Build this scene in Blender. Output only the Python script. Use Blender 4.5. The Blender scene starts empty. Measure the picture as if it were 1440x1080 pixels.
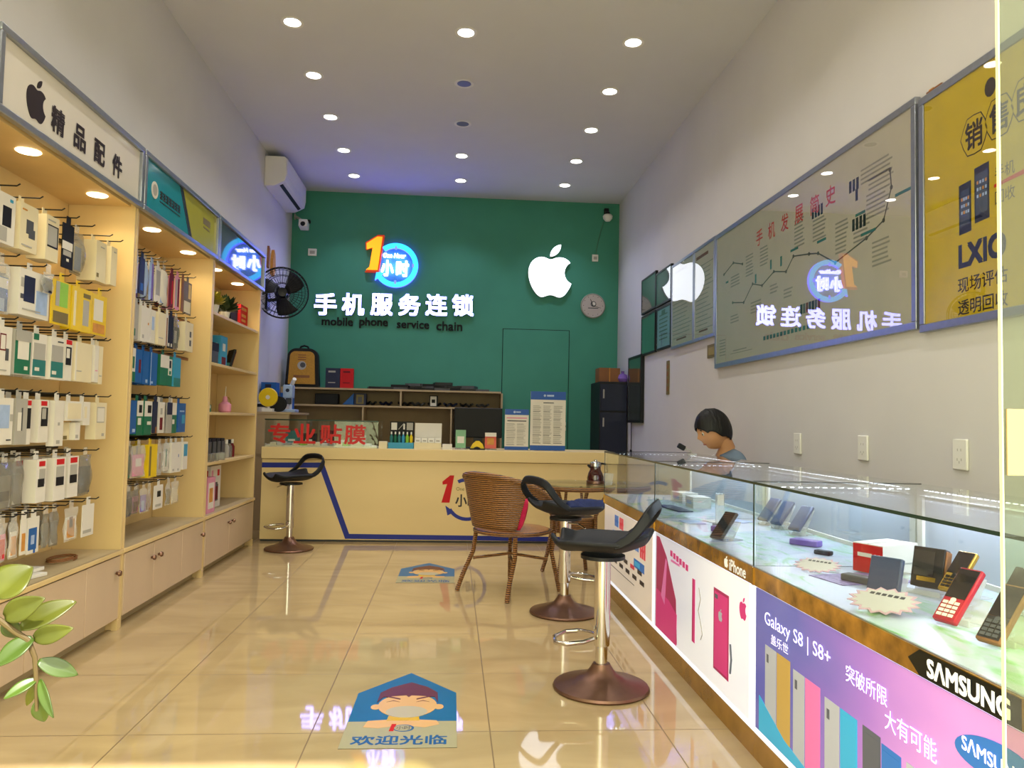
import bpy, bmesh, math, random
from mathutils import Vector, Matrix
random.seed(7)
S = bpy.context.scene
COL = S.collection
# ------------------------------------------------------------------ camera
F_PX, YAW, PITCH, ROLL, EYE = 1077.7, .0769, .0487, .021, 1.0575
cy_, sy_, cp_, sp_ = math.cos(YAW), math.sin(YAW), math.cos(PITCH), math.sin(PITCH)
fw = Vector((sy_*cp_, cy_*cp_, sp_)); rt = Vector((cy_, -sy_, 0)); up = rt.cross(fw)
rr = rt*math.cos(ROLL) + up*math.sin(ROLL); uu = up*math.cos(ROLL) - rt*math.sin(ROLL)
cam = bpy.data.cameras.new('camera'); cam.sensor_fit = 'HORIZONTAL'; cam.sensor_width = 36
cam.lens = F_PX/1440*36; cam.clip_start = .02
camo = bpy.data.objects.new('camera', cam); COL.objects.link(camo)
camo.matrix_world = Matrix(((rr.x, uu.x, -fw.x, 0), (rr.y, uu.y, -fw.y, 0), (rr.z, uu.z, -fw.z, EYE), (0, 0, 0, 1)))
S.camera = camo
# ------------------------------------------------------------------ world, sun, exposure
W = bpy.data.worlds.new('world'); S.world = W; W.use_nodes = True
bg = W.node_tree.nodes['Background']; bg.inputs[0].default_value = (1.0, .93, .82, 1); bg.inputs[1].default_value = 5.0
sl = bpy.data.lights.new('sun', 'SUN'); sl.energy = 9.0; sl.angle = math.radians(1.0); sl.color = (1, .95, .85)
so = bpy.data.objects.new('sun', sl); COL.objects.link(so)
so.rotation_euler = Vector((-.52, 1.0, -1.62)).to_track_quat('-Z', 'Y').to_euler()
pl = bpy.data.lights.new('entrance_daylight', 'AREA'); pl.shape = 'RECTANGLE'; pl.size = 3.9; pl.size_y = 2.85
pl.cycles.is_portal = True
po = bpy.data.objects.new('entrance_daylight', pl); COL.objects.link(po)
po.location = (.017, .70, 1.43); po.rotation_euler = (math.pi/2, 0, 0)
SPOT_W, RACK_W = 30, 4.6
S.view_settings.view_transform = 'Standard'; S.view_settings.look = 'None'
S.view_settings.gamma = 1; S.view_settings.use_curve_mapping = False
S.view_settings.exposure = 0.0
S.cycles.use_denoising = True
S.cycles.max_bounces = 9; S.cycles.diffuse_bounces = 4; S.cycles.glossy_bounces = 4
S.cycles.transmission_bounces = 4; S.cycles.transparent_max_bounces = 16
S.cycles.caustics_reflective = False; S.cycles.caustics_refractive = False
S.cycles.sample_clamp_indirect = 4.0
# ------------------------------------------------------------------ materials
def lin(c):
    if isinstance(c, str):
        c = [int(c[i:i+2], 16)/255 for i in (0, 2, 4)]
    return tuple(x/12.92 if x <= .04045 else ((x+.055)/1.055)**2.4 for x in c)
MATS = {}
def mat(name, col, rough=.5, metal=0, emit=0, emit_col=None, var=.06, scale=9, bump=0, coat=0, spec=.32, alpha=1, stretch=(1, 1, 1)):
    """Principled surface whose colour carries a faint procedural variation."""
    if name in MATS: return MATS[name]
    m = bpy.data.materials.new(name); m.use_nodes = True; nt = m.node_tree; N = nt.nodes; L = nt.links
    b = N['Principled BSDF']; c = lin(col)
    tc = N.new('ShaderNodeTexCoord'); mp = N.new('ShaderNodeMapping'); mp.inputs['Scale'].default_value = stretch
    nz = N.new('ShaderNodeTexNoise'); nz.inputs['Scale'].default_value = scale; nz.inputs['Detail'].default_value = 3
    L.new(tc.outputs['Object'], mp.inputs[0]); L.new(mp.outputs[0], nz.inputs['Vector'])
    rp = N.new('ShaderNodeValToRGB'); e = rp.color_ramp.elements
    e[0].position = .3; e[1].position = .7
    e[0].color = tuple(x*(1-var) for x in c)+(1,); e[1].color = tuple(min(1, x*(1+var)) for x in c)+(1,)
    L.new(nz.outputs['Fac'], rp.inputs[0]); L.new(rp.outputs[0], b.inputs['Base Color'])
    b.inputs['Roughness'].default_value = rough; b.inputs['Metallic'].default_value = metal
    b.inputs['Coat Weight'].default_value = coat; b.inputs['Coat Roughness'].default_value = .06
    b.inputs['Specular IOR Level'].default_value = spec
    if emit:
        b.inputs['Emission Color'].default_value = (lin(emit_col) if emit_col else c)+(1,); b.inputs['Emission Strength'].default_value = emit
    if bump:
        bp = N.new('ShaderNodeBump'); bp.inputs['Strength'].default_value = bump; bp.inputs['Distance'].default_value = .01
        L.new(nz.outputs['Fac'], bp.inputs['Height']); L.new(bp.outputs[0], b.inputs['Normal'])
    if alpha < 1: b.inputs['Alpha'].default_value = alpha
    MATS[name] = m
    return m
def glass(name, tint=(1, 1, 1), refl=.9, rough=0.0):
    """Thin clear pane: see-through with a fresnel mirror on its surface."""
    if name in MATS: return MATS[name]
    m = bpy.data.materials.new(name); m.use_nodes = True; nt = m.node_tree; N = nt.nodes; L = nt.links
    N.remove(N['Principled BSDF']); out = N['Material Output']
    t = N.new('ShaderNodeBsdfTransparent'); t.inputs[0].default_value = tuple(tint)+(1,)
    g = N.new('ShaderNodeBsdfGlossy'); g.inputs[0].default_value = (refl, refl, refl, 1); g.inputs['Roughness'].default_value = rough
    f = N.new('ShaderNodeFresnel'); gm = N.new('ShaderNodeNewGeometry'); io = N.new('ShaderNodeMath'); io.operation = 'MULTIPLY_ADD'
    io.inputs[1].default_value = 1/1.45-1.45; io.inputs[2].default_value = 1.45; L.new(gm.outputs['Backfacing'], io.inputs[0]); L.new(io.outputs[0], f.inputs[0])
    nz = N.new('ShaderNodeTexNoise'); nz.inputs['Scale'].default_value = 3
    mu = N.new('ShaderNodeMath'); mu.operation = 'MULTIPLY_ADD'; mu.inputs[1].default_value = .012; 
    L.new(nz.outputs['Fac'], mu.inputs[0]); L.new(f.outputs[0], mu.inputs[2])
    x = N.new('ShaderNodeMixShader'); L.new(mu.outputs[0], x.inputs[0]); L.new(t.outputs[0], x.inputs[1]); L.new(g.outputs[0], x.inputs[2])
    L.new(x.outputs[0], out.inputs[0]); MATS[name] = m
    return m
def emis(name, col, s):
    if name in MATS: return MATS[name]
    m = mat(name, col, .4, emit=s, var=.01); return m
# room
def m_floor():
    m = bpy.data.materials.new('polished_tile'); m.use_nodes = True; nt = m.node_tree; N = nt.nodes; L = nt.links
    b = N['Principled BSDF']; g = N.new('ShaderNodeNewGeometry'); sx = N.new('ShaderNodeSeparateXYZ'); L.new(g.outputs['Position'], sx.inputs[0])
    def line(out, off):
        a = N.new('ShaderNodeMath'); a.operation = 'SUBTRACT'; a.inputs[1].default_value = off; L.new(out, a.inputs[0])
        d = N.new('ShaderNodeMath'); d.operation = 'DIVIDE'; d.inputs[1].default_value = .6; L.new(a.outputs[0], d.inputs[0])
        fr = N.new('ShaderNodeMath'); fr.operation = 'PINGPONG'; fr.inputs[1].default_value = .5; L.new(d.outputs[0], fr.inputs[0])
        lt = N.new('ShaderNodeMath'); lt.operation = 'LESS_THAN'; lt.inputs[1].default_value = .0038; L.new(fr.outputs[0], lt.inputs[0])
        return lt.outputs[0]
    mx = N.new('ShaderNodeMath'); mx.operation = 'MAXIMUM'; L.new(line(sx.outputs[0], .155), mx.inputs[0]); L.new(line(sx.outputs[1], .264), mx.inputs[1])
    n1 = N.new('ShaderNodeTexNoise'); n1.inputs['Scale'].default_value = 1.6; n1.inputs['Detail'].default_value = 8; n1.inputs['Distortion'].default_value = 1.2
    mp = N.new('ShaderNodeMapping'); mp.inputs['Scale'].default_value = (1, 2.2, 1); L.new(g.outputs['Position'], mp.inputs[0]); L.new(mp.outputs[0], n1.inputs['Vector'])
    rp = N.new('ShaderNodeValToRGB'); e = rp.color_ramp.elements; e[0].position = .35; e[1].position = .68
    e[0].color = lin('b09870')+(1,); e[1].color = lin('c0a87e')+(1,); L.new(n1.outputs['Fac'], rp.inputs[0])
    mi = N.new('ShaderNodeMix'); mi.data_type = 'RGBA'; L.new(mx.outputs[0], mi.inputs['Factor']); L.new(rp.outputs[0], mi.inputs['A']); mi.inputs['B'].default_value = lin('7d6644')+(1,)
    L.new(mi.outputs['Result'], b.inputs['Base Color'])
    ro = N.new('ShaderNodeMath'); ro.operation = 'MULTIPLY_ADD'; ro.inputs[1].default_value = .5; ro.inputs[2].default_value = .035; L.new(mx.outputs[0], ro.inputs[0]); L.new(ro.outputs[0], b.inputs['Roughness'])
    b.inputs['Specular IOR Level'].default_value = .62
    return m
M_FLOOR = m_floor()
M_WALL = mat('white_wall_paint', 'd1cdcb', .7, var=.025, scale=2)
M_CEIL = mat('ceiling_paint', 'd3d2d6', .8, var=.02, scale=2)
M_GREEN = mat('green_wall_paint', '3f8a72', .55, var=.05, scale=3)
M_PAVE = mat('pavement', 'b9b1a4', .8, var=.1)
M_WOOD = mat('pale_maple_board', 'd9bd86', .42, var=.05, scale=5, stretch=(1, 1, .15))
M_DOOR = mat('beige_laminate', 'cbb295', .4, var=.03, scale=5, stretch=(1, 1, .15))
M_LEDGE = mat('worn_laminate', 'b3a07c', .45, var=.06, scale=7)
M_CREAM = mat('cream_laminate', 'dfc58e', .4, var=.03, scale=4, stretch=(.3, 1, 1))
M_ALU = mat('brushed_aluminium', 'a6abb6', .32, .85, var=.05, scale=40)
M_CHROME = mat('chrome', 'd8d4ce', .12, 1, var=.02)
M_STEELB = mat('brushed_brown_steel', '80604f', .36, .85, var=.06, scale=30)
M_BLACK = mat('black_plastic', '191a1d', .45, var=.1)
M_MATT = mat('matt_black', '0e0e10', .6, var=.1)
M_WHITE = mat('white_plastic', 'e4e1da', .4, var=.02)
M_PAPER = mat('white_card', 'dcd6cb', .6, var=.03)
M_CREAMC = mat('cream_card', 'dfd2b0', .6, var=.03)
M_GREY = mat('grey_card', 'a9a59c', .55, var=.05)
M_DGREY = mat('dark_grey_card', '4c4d50', .5, var=.06)
M_RED = mat('red_print', 'c3272a', .6, var=.05, spec=.1)
M_PINK = mat('pink_print', 'd98fa8', .5, var=.08)
M_YEL = mat('yellow_print', 'e2bf14', .4, var=.06)
M_LIME = mat('lime_print', '8fc23a', .45, var=.08)
M_TEALP = mat('teal_print', '2c7470', .5, var=.06)
M_GREENP = mat('green_print', '1f6a4b', .5, var=.06)
M_BLUEP = mat('blue_print', '1d5a9e', .45, var=.08)
M_NAVY = mat('navy_print', '1c2340', .5, var=.1)
M_LBLUE = mat('light_blue_print', '9fb4d8', .35, var=.12, scale=25)
M_BROWN = mat('brown_card', '8a5a35', .6, var=.1)
M_OLIVE = mat('olive_print', '77683a', .5, var=.1)
M_MAROON = mat('maroon_print', '6d2328', .6, var=.1, spec=.1)
M_ORANGE = mat('orange_print', 'c98a3c', .5, var=.15, scale=30)
M_PURPLE = mat('purple_print', '7a5aa8', .5, var=.15, scale=30)
M_CYAN = mat('cyan_print', '3a93b8', .5, var=.06)
M_CLEAR = mat('clear_plastic', 'e8e6e0', .12, alpha=.32, var=.02, spec=.7)
M_SMOKE = mat('smoky_plastic', '8e8a80', .15, alpha=.55, var=.05, spec=.7)
M_GOLD = mat('brass_trim', 'c59a35', .22, .9, var=.05)
M_GLASS = glass('counter_glass', (.95, .975, .975))
M_GEDGE = mat('green_glass_edge', '24362d', .2, var=.05)
# ------------------------------------------------------------------ mesh builder
FONT = {}
def text_mesh(body, bold=0):
    k = (body, bold)
    if k not in FONT:
        c = bpy.data.curves.new('t', 'FONT'); c.body = body; c.resolution_u = 3; c.offset = bold; c.fill_mode = 'FRONT'
        o = bpy.data.objects.new('t', c); COL.objects.link(o); bpy.context.view_layer.update()
        me = bpy.data.meshes.new_from_object(o.evaluated_get(bpy.context.evaluated_depsgraph_get()))
        FONT[k] = ([tuple(v.co) for v in me.vertices], [tuple(p.vertices) for p in me.polygons])
        bpy.data.objects.remove(o); bpy.data.curves.remove(c); bpy.data.meshes.remove(me)
    return FONT[k]
class MB:
    def __init__(s): s.v = []; s.f = []; s.m = []; s.mats = []
    def mi(s, m):
        if m not in s.mats: s.mats.append(m)
        return s.mats.index(m)
    def add(s, vs, fs, m):
        o = len(s.v); k = s.mi(m); s.v += [tuple(v) for v in vs]
        for f in fs: s.f.append([o+i for i in f]); s.m.append(k)
    def box(s, x0, x1, y0, y1, z0, z1, m):
        x0, x1 = sorted((x0, x1)); y0, y1 = sorted((y0, y1)); z0, z1 = sorted((z0, z1))
        s.add([(x0, y0, z0), (x1, y0, z0), (x1, y1, z0), (x0, y1, z0), (x0, y0, z1), (x1, y0, z1), (x1, y1, z1), (x0, y1, z1)],
              [(0, 3, 2, 1), (4, 5, 6, 7), (0, 1, 5, 4), (1, 2, 6, 5), (2, 3, 7, 6), (3, 0, 4, 7)], m)
        return s
    def obox(s, c, size, m, rot=(0, 0, 0)):
        """box of a size turned by rot about its centre"""
        from mathutils import Euler
        R = Euler(rot).to_matrix(); c = Vector(c); h = [x/2 for x in size]
        vs = [c+R@Vector((a*h[0], b*h[1], d*h[2])) for d in (-1, 1) for a, b in ((-1, -1), (1, -1), (1, 1), (-1, 1))]
        s.add(vs, [(0, 3, 2, 1), (4, 5, 6, 7), (0, 1, 5, 4), (1, 2, 6, 5), (2, 3, 7, 6), (3, 0, 4, 7)], m); return s
    def tube(s, pts, r, m, seg=10, cap=True, closed=False):
        P = [Vector(p) for p in pts]; n = len(P); R = r if isinstance(r, (list, tuple)) else [r]*n
        vs = []; fs = []; N = None
        for i in range(n):
            if closed: T = (P[(i+1) % n]-P[i-1]).normalized()
            else: T = (P[min(i+1, n-1)]-P[max(i-1, 0)]).normalized()
            if N is None: N = T.orthogonal().normalized()
            N = (N-T*N.dot(T)); N = N.normalized() if N.length > 1e-6 else T.orthogonal().normalized()
            B = T.cross(N)
            for k in range(seg):
                a = 2*math.pi*k/seg; vs.append(P[i]+(N*math.cos(a)+B*math.sin(a))*R[i])
        for i in range(n if closed else n-1):
            j = (i+1) % n
            for k in range(seg):
                l = (k+1) % seg; fs.append((i*seg+k, i*seg+l, j*seg+l, j*seg+k))
        if cap and not closed: fs += [tuple(range(seg))[::-1], tuple((n-1)*seg+k for k in range(seg))]
        s.add(vs, fs, m); return s
    def lathe(s, prof, c, m, seg=24, axis='z', R=None):
        c = Vector(c); vs = []; fs = []; n = len(prof)
        for r, z in prof:
            for k in range(seg):
                a = 2*math.pi*k/seg; p = Vector((r*math.cos(a), r*math.sin(a), z))
                if axis == 'x': p = Vector((p.z, p.x, p.y))
                if axis == 'y': p = Vector((p.y, p.z, p.x))
                if R is not None: p = R@p
                vs.append(c+p)
        for i in range(n-1):
            for k in range(seg):
                l = (k+1) % seg; fs.append((i*seg+k, i*seg+l, (i+1)*seg+l, (i+1)*seg+k))
        if prof[0][0] > 1e-5: fs.append(tuple(range(seg))[::-1])
        if prof[-1][0] > 1e-5: fs.append(tuple((n-1)*seg+k for k in range(seg)))
        s.add(vs, fs, m); return s
    def prism(s, pts, O, U, V, d, m, mside=None):
        """outline in the plane (O; U, V), front face lifted d along the normal, back on the plane"""
        O, U, V = Vector(O), Vector(U), Vector(V); N = U.cross(V).normalized(); n = len(pts)
        a = sum(pts[i][0]*pts[(i+1) % n][1]-pts[(i+1) % n][0]*pts[i][1] for i in range(n))
        if a < 0: pts = pts[::-1]
        b = [O+U*x+V*y for x, y in pts]; t = [p+N*d for p in b]
        s.add(t, [tuple(range(n))], m)
        s.add(b+t, [tuple(range(n))[::-1]]+[(i, (i+1) % n, n+(i+1) % n, n+i) for i in range(n)], mside or m); return s
    def text(s, body, O, U, V, m, w=None, h=None, d=.002, bold=0, shear=0, mside=None):
        """lettering centred on O, fitted to width w and/or height h, raised d off the plane"""
        if bold:                                         # a heavier weight: the strokes thickened by four slightly shifted layers
            q = (h or w/max(1, len(body)))*bold
            for k, (a, c) in enumerate(((-1, -1), (1, -1), (1, 1), (-1, 1))):
                s.text(body, Vector(O)+Vector(U)*(a*q)+Vector(V)*(c*q), U, V, m, w and w-2*q, h and h-2*q, d+.00012*k, 0, shear, mside)
            return s
        vs, fs = text_mesh(body, 0); O, U, V = Vector(O), Vector(U), Vector(V); N = U.cross(V).normalized()
        xs = [v[0] for v in vs]; ys = [v[1] for v in vs]
        x0, x1, y0, y1 = min(xs), max(xs), min(ys), max(ys)
        kx = w/(x1-x0) if w else None; ky = h/(y1-y0) if h else None
        kx = kx or ky; ky = ky or kx
        P = [(O+U*((x-(x0+x1)/2)*kx+shear*(y-(y0+y1)/2)*ky)+V*((y-(y0+y1)/2)*ky)) for x, y, _ in vs]
        n = len(P); s.add([p+N*d for p in P], fs, m)
        if d > .004:                                     # sides of thick letters
            cnt = {}
            for f in fs:
                for i in range(len(f)):
                    a, b = f[i], f[(i+1) % len(f)]; cnt[(a, b)] = 1
            ed = [(a, b) for a, b in cnt if (b, a) not in cnt]
            s.add(P+[p+N*d for p in P], [(a, b, n+b, n+a) for a, b in ed], mside or m)
        return s
    def rect(s, O, U, V, u0, u1, v0, v1, m, d=.001):
        return s.prism([(u0, v0), (u1, v0), (u1, v1), (u0, v1)], O, U, V, d, m)
    def grid(s, fn, nu, nv, m, wrap=False):
        vs = [fn(i/nu, j/nv) for j in range(nv+1) for i in range(nu+1)]; w = nu+1
        s.add(vs, [(j*w+i, j*w+i+1, (j+1)*w+i+1, (j+1)*w+i) for j in range(nv) for i in range(nu)], m); return s
    def band(s, pts, B, w, t, m):
        """flat strip swept along pts: w wide along B, t thick"""
        P = [Vector(p) for p in pts]; n = len(P); vs = []
        for i in range(n):
            T = (P[min(i+1, n-1)]-P[max(i-1, 0)]).normalized(); b = Vector(B[i] if isinstance(B, list) else B).normalized()
            N = T.cross(b).normalized(); ww = w[i] if isinstance(w, list) else w
            vs += [P[i]+b*ww/2+N*t/2, P[i]-b*ww/2+N*t/2, P[i]-b*ww/2-N*t/2, P[i]+b*ww/2-N*t/2]
        fs = [(i*4+k, i*4+(k+1) % 4, i*4+4+(k+1) % 4, i*4+4+k) for i in range(n-1) for k in range(4)]
        fs += [(3, 2, 1, 0), (n*4-4, n*4-3, n*4-2, n*4-1)]
        s.add(vs, fs, m); return s
    def move(s, M):
        s.v = [tuple(M@Vector(v)) for v in s.v]; return s
    def build(s, name, parent=None, bevel=0, solid=0, sub=0, label=None, sharp=38):
        """links everything collected so far as ONE mesh object (given in world metres)"""
        me = bpy.data.meshes.new(name); vs = s.v; off = Vector((0, 0, 0))
        if parent is not None:
            inv = world(parent).inverted(); vs = [inv@Vector(v) for v in vs]
        me.from_pydata([tuple(v) for v in vs], [], s.f)
        for m in s.mats: me.materials.append(m)
        me.polygons.foreach_set('material_index', s.m); me.polygons.foreach_set('use_smooth', [True]*len(s.f))
        bm = bmesh.new(); bm.from_mesh(me); bmesh.ops.recalc_face_normals(bm, faces=bm.faces) if solid else None; bm.to_mesh(me); bm.free()
        me.set_sharp_from_angle(angle=math.radians(sharp)); me.update()
        o = bpy.data.objects.new(name, me); COL.objects.link(o)
        if parent is not None: o.parent = parent
        if solid: x = o.modifiers.new('thickness', 'SOLIDIFY'); x.thickness = solid; x.offset = 0
        if sub: x = o.modifiers.new('smooth', 'SUBSURF'); x.levels = sub; x.render_levels = sub
        if bevel: x = o.modifiers.new('edges', 'BEVEL'); x.width = bevel; x.segments = 2; x.limit_method = 'ANGLE'
        if label: o['label'] = label
        return o
def world(o):
    M = Matrix.Translation(o.location) @ o.rotation_euler.to_matrix().to_4x4()
    return (world(o.parent) @ M) if o.parent else M
def tag(o, label, cat, group=None, kind=None):
    o['label'] = label; o['category'] = cat
    if group: o['group'] = group
    if kind: o['kind'] = kind
    return o
def thing(name, label, cat, loc=(0, 0, 0), rotz=0, group=None):
    o = bpy.data.objects.new(name, None); COL.objects.link(o); o.location = loc; o.rotation_euler = (0, 0, rotz); o.empty_display_size = .05
    return tag(o, label, cat, group)
def solo(name, mb, label, cat, group=None, **k):
    """a thing that is one mesh; its origin goes to the middle of its base"""
    o = mb.build(name, **k); me = o.data
    xs = [v.co.x for v in me.vertices]; ys = [v.co.y for v in me.vertices]; zs = [v.co.z for v in me.vertices]
    c = Vector(((min(xs)+max(xs))/2, (min(ys)+max(ys))/2, min(zs)))
    me.transform(Matrix.Translation(-c)); o.location = c
    return tag(o, label, cat, group)
def struct(name, mb, **k):
    o = mb.build(name, **k); o['kind'] = 'structure'; return o
def dup(root, loc, rotz=0, label=None, group=None):
    def cp(o, par):
        c = o.copy(); COL.objects.link(c)
        if par is not None: c.parent = par
        for ch in [x for x in KIDS.get(o.name, [])]: cp(ch, c)
        return c
    KIDS = {}
    for o in COL.objects:
        if o.parent: KIDS.setdefault(o.parent.name, []).append(o)
    r = cp(root, None); r.location = loc; r.rotation_euler = (0, 0, rotz)
    if label: r['label'] = label
    if group: r['group'] = group
    return r
UB, VZ = (1, 0, 0), (0, 0, 1)        # back wall, facing the entrance
UR = (0, -1, 0)                      # right wall and counter fronts, facing the aisle
UL = (0, 1, 0)                       # left wall and racks, facing the aisle
ORD = ['first', 'second', 'third', 'fourth', 'fifth', 'sixth', 'seventh', 'eighth', 'ninth', 'tenth', 'eleventh', 'twelfth']
def apple_outline():
    import re
    body = "M12.152 6.896c-.948 0-2.415-1.078-3.96-1.04-2.04.027-3.91 1.183-4.961 3.014-2.117 3.675-.546 9.103 1.519 12.09 1.013 1.454 2.208 3.09 3.792 3.039 1.52-.065 2.09-.987 3.935-.987 1.831 0 2.35.987 3.96.948 1.637-.026 2.676-1.48 3.676-2.948 1.156-1.688 1.636-3.325 1.662-3.415-.039-.013-3.182-1.221-3.22-4.857-.026-3.04 2.48-4.494 2.597-4.559-1.429-2.09-3.623-2.324-4.39-2.376-2-.156-3.675 1.09-4.61 1.09"
    leaf = "M15.53 3.83c.843-1.012 1.4-2.427 1.245-3.83-1.207.052-2.662.805-3.532 1.818-.78.896-1.454 2.338-1.273 3.714 1.338.104 2.715-.688 3.559-1.701"
    out = []
    for d in (body, leaf):
        n = [float(x) for x in re.findall(r'-?\d*\.?\d+', d)]; x, y = n[0], n[1]; pts = []
        for i in range(2, len(n)-5, 6):
            a = n[i:i+6]; p = [(x, y), (x+a[0], y+a[1]), (x+a[2], y+a[3]), (x+a[4], y+a[5])]
            for k in range(6):
                t = k/6; q = 1-t
                pts.append(tuple(q**3*p[0][j]+3*q*q*t*p[1][j]+3*q*t*t*p[2][j]+t**3*p[3][j] for j in (0, 1)))
            x, y = p[3]
        out.append([((px-12)/24, (12-py)/24) for px, py in pts])
    return out                        # body and leaf in a unit square, y up
APPLE = apple_outline()
def apple(mb, O, U, V, h, m, d, leaf=None, mside=None):
    for k, pts in enumerate(APPLE):
        if leaf is None or leaf == k: mb.prism([(x*h, y*h) for x, y in pts], O, U, V, d, m, mside)
    return mb
# ================================================================== the room
XL, XR, YF, YB, ZC = -1.95, 1.984, .75, 9.17, 3.749
struct('floor', MB().box(XL-.1, XR+.1, YF-.1, YB+.1, -.1, 0, M_FLOOR))
struct('ground', MB().box(-6, 6, -6, YF-.1, -.12, -.015, M_PAVE))
struct('ceiling', MB().box(XL-.1, XR+.1, YF-.1, YB+.1, ZC, ZC+.1, M_CEIL))
struct('wall_left', MB().box(XL-.12, XL, YF-.1, YB+.1, 0, ZC, M_WALL))
struct('wall_right', MB().box(XR, XR+.12, YF-.1, YB+.1, 0, ZC, M_WALL))
b = MB().box(XL, XR, YB, YB+.12, 0, ZC, M_GREEN)
struct('wall_back', b)
# shopfront: lintel over the open entrance
struct('wall_front', MB().box(XL-.12, XR+.12, YF-.1, YF+.02, 2.9, ZC, M_WALL).box(XL-.12, XL+.02, YF-.1, YF+.02, 0, 2.9, M_WALL).box(.86, XR-.021, YF-.1, YF+.02, 2.42, 2.8995, M_WALL).box(XR-.02, XR+.12, YF-.1, YF+.02, 0, 2.9, M_WALL))  # low box on the right is unseen, added to keep sun off the floor
M_GAP = mat('dark_gap', '12261e', .8, var=.05)
# flush painted door in the green wall: leaf, thin shadow gap round it
d = MB().box(.588, 1.385, YB-.012, YB, 0, 2.165, M_GREEN)
door = struct('door_1', d, bevel=.003)
MB().box(.580, .5875, YB-.004, YB-.0005, 0, 2.173, M_GAP).box(1.3855, 1.393, YB-.004, YB-.0005, 0, 2.173, M_GAP).box(.5878, 1.3852, YB-.004, YB-.0005, 2.1655, 2.173, M_GAP).build('door_gap', door, label='thin dark gap round the leaf')
h = MB().box(1.30, 1.36, YB-.05, YB-.013, 1.0, 1.02, M_CHROME).box(1.335, 1.36, YB-.05, YB-.012, .96, 1.06, M_CHROME)
h.build('door_handle', door)
# skirting along both side walls
M_SKIRT = mat('skirting_tile', 'a8906a', .25, var=.06)
struct('baseboard_right', MB().box(XR-.012, XR, 1.0, YB, 0, .1, M_SKIRT))
struct('baseboard_back', MB().box(-1.9, .58, YB-.012, YB, 0, .1, M_SKIRT))
# entrance glass: fixed pane beside the camera, with its tinted body and bright edge
M_PANE = glass('entrance_glass', (.80, .86, .68), .55)
M_PEDGE = mat('polished_glass_edge', 'cfd6a0', .15, var=.05, spec=.8)
g = struct('window_1', MB().box(.566, XR-.02, .748, .752, .0, 2.9, M_PANE))
MB().box(.564, .5655, .7478, .7522, .0, 2.9, M_PEDGE).build('window_edge', g, label='bright polished glass edge')
g = struct('window_2', MB().box(XL+.02, -.475, .748, .752, .0, 2.9, M_PANE))
MB().box(-.474, -.4725, .7478, .7522, .0, 2.9, M_PEDGE).build('window_edge', g, label='bright polished glass edge')
M_STK = mat('cream_sticker', 'b3925c', .5, var=.02)
solo('door_sticker', MB().box(.5685, .76, .7462, .7478, 1.013, 1.081, M_STK), 'plain cream sticker on the entrance glass pane beside the counters', 'sticker')
# ------------------------------------------------------------------ ceiling downlights
M_LAMP = emis('lamp_lens', 'fffdf6', 9)
M_RING = mat('white_lamp_ring', 'e6e3de', .4, var=.02)
M_LAMPOFF = mat('unlit_lamp_lens', '5c5650', .3, var=.05)
def downlight(x, y, lit, label):
    t = thing('ceiling_downlight', label, 'downlight', (x, y, ZC), 0, 'ceiling downlights')
    MB().lathe([(.058, -.002), (.078, -.004), (.078, -.0005), (.058, -.0005)], (x, y, ZC), M_RING, 28).build('trim_ring', t)
    MB().lathe([(0, -.003), (.056, -.003), (.056, -.0006)], (x, y, ZC), M_LAMP if lit else M_LAMPOFF, 24).build('lens', t, label=None if lit else 'dark unlit lens')
    if lit:
        l = bpy.data.lights.new('downlight_beam', 'SPOT'); l.energy = SPOT_W*(1.5 if y > 7.5 else 1); l.spot_size = math.radians(108); l.spot_blend = .7; l.shadow_soft_size = .05; l.color = (.68, .72, 1) if y > 7.5 else (1, .97, .94)
        o = bpy.data.objects.new('downlight_beam', l); COL.objects.link(o); o.parent = t; o.location = (0, 0, -.012)
ROWS = ((-1.155, 'row over the accessory racks'), (.03, 'middle row'), (1.21, 'row over the glass counters'))
FROMB = [f'{k} from the green wall' for k in ORD]; FROMB[0] = 'nearest the green wall'
for x, nm in ROWS:
    for k, y in enumerate((8.52, 7.71, 6.86, 6.025, 5.215, 4.40, 3.58, 2.76, 1.94)):
        lit = not (x == .03 and k in (2, 3))
        downlight(x, y, lit, f"{'lit' if lit else 'unlit dark'} round ceiling downlight, {nm}, {FROMB[k]}")
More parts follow.
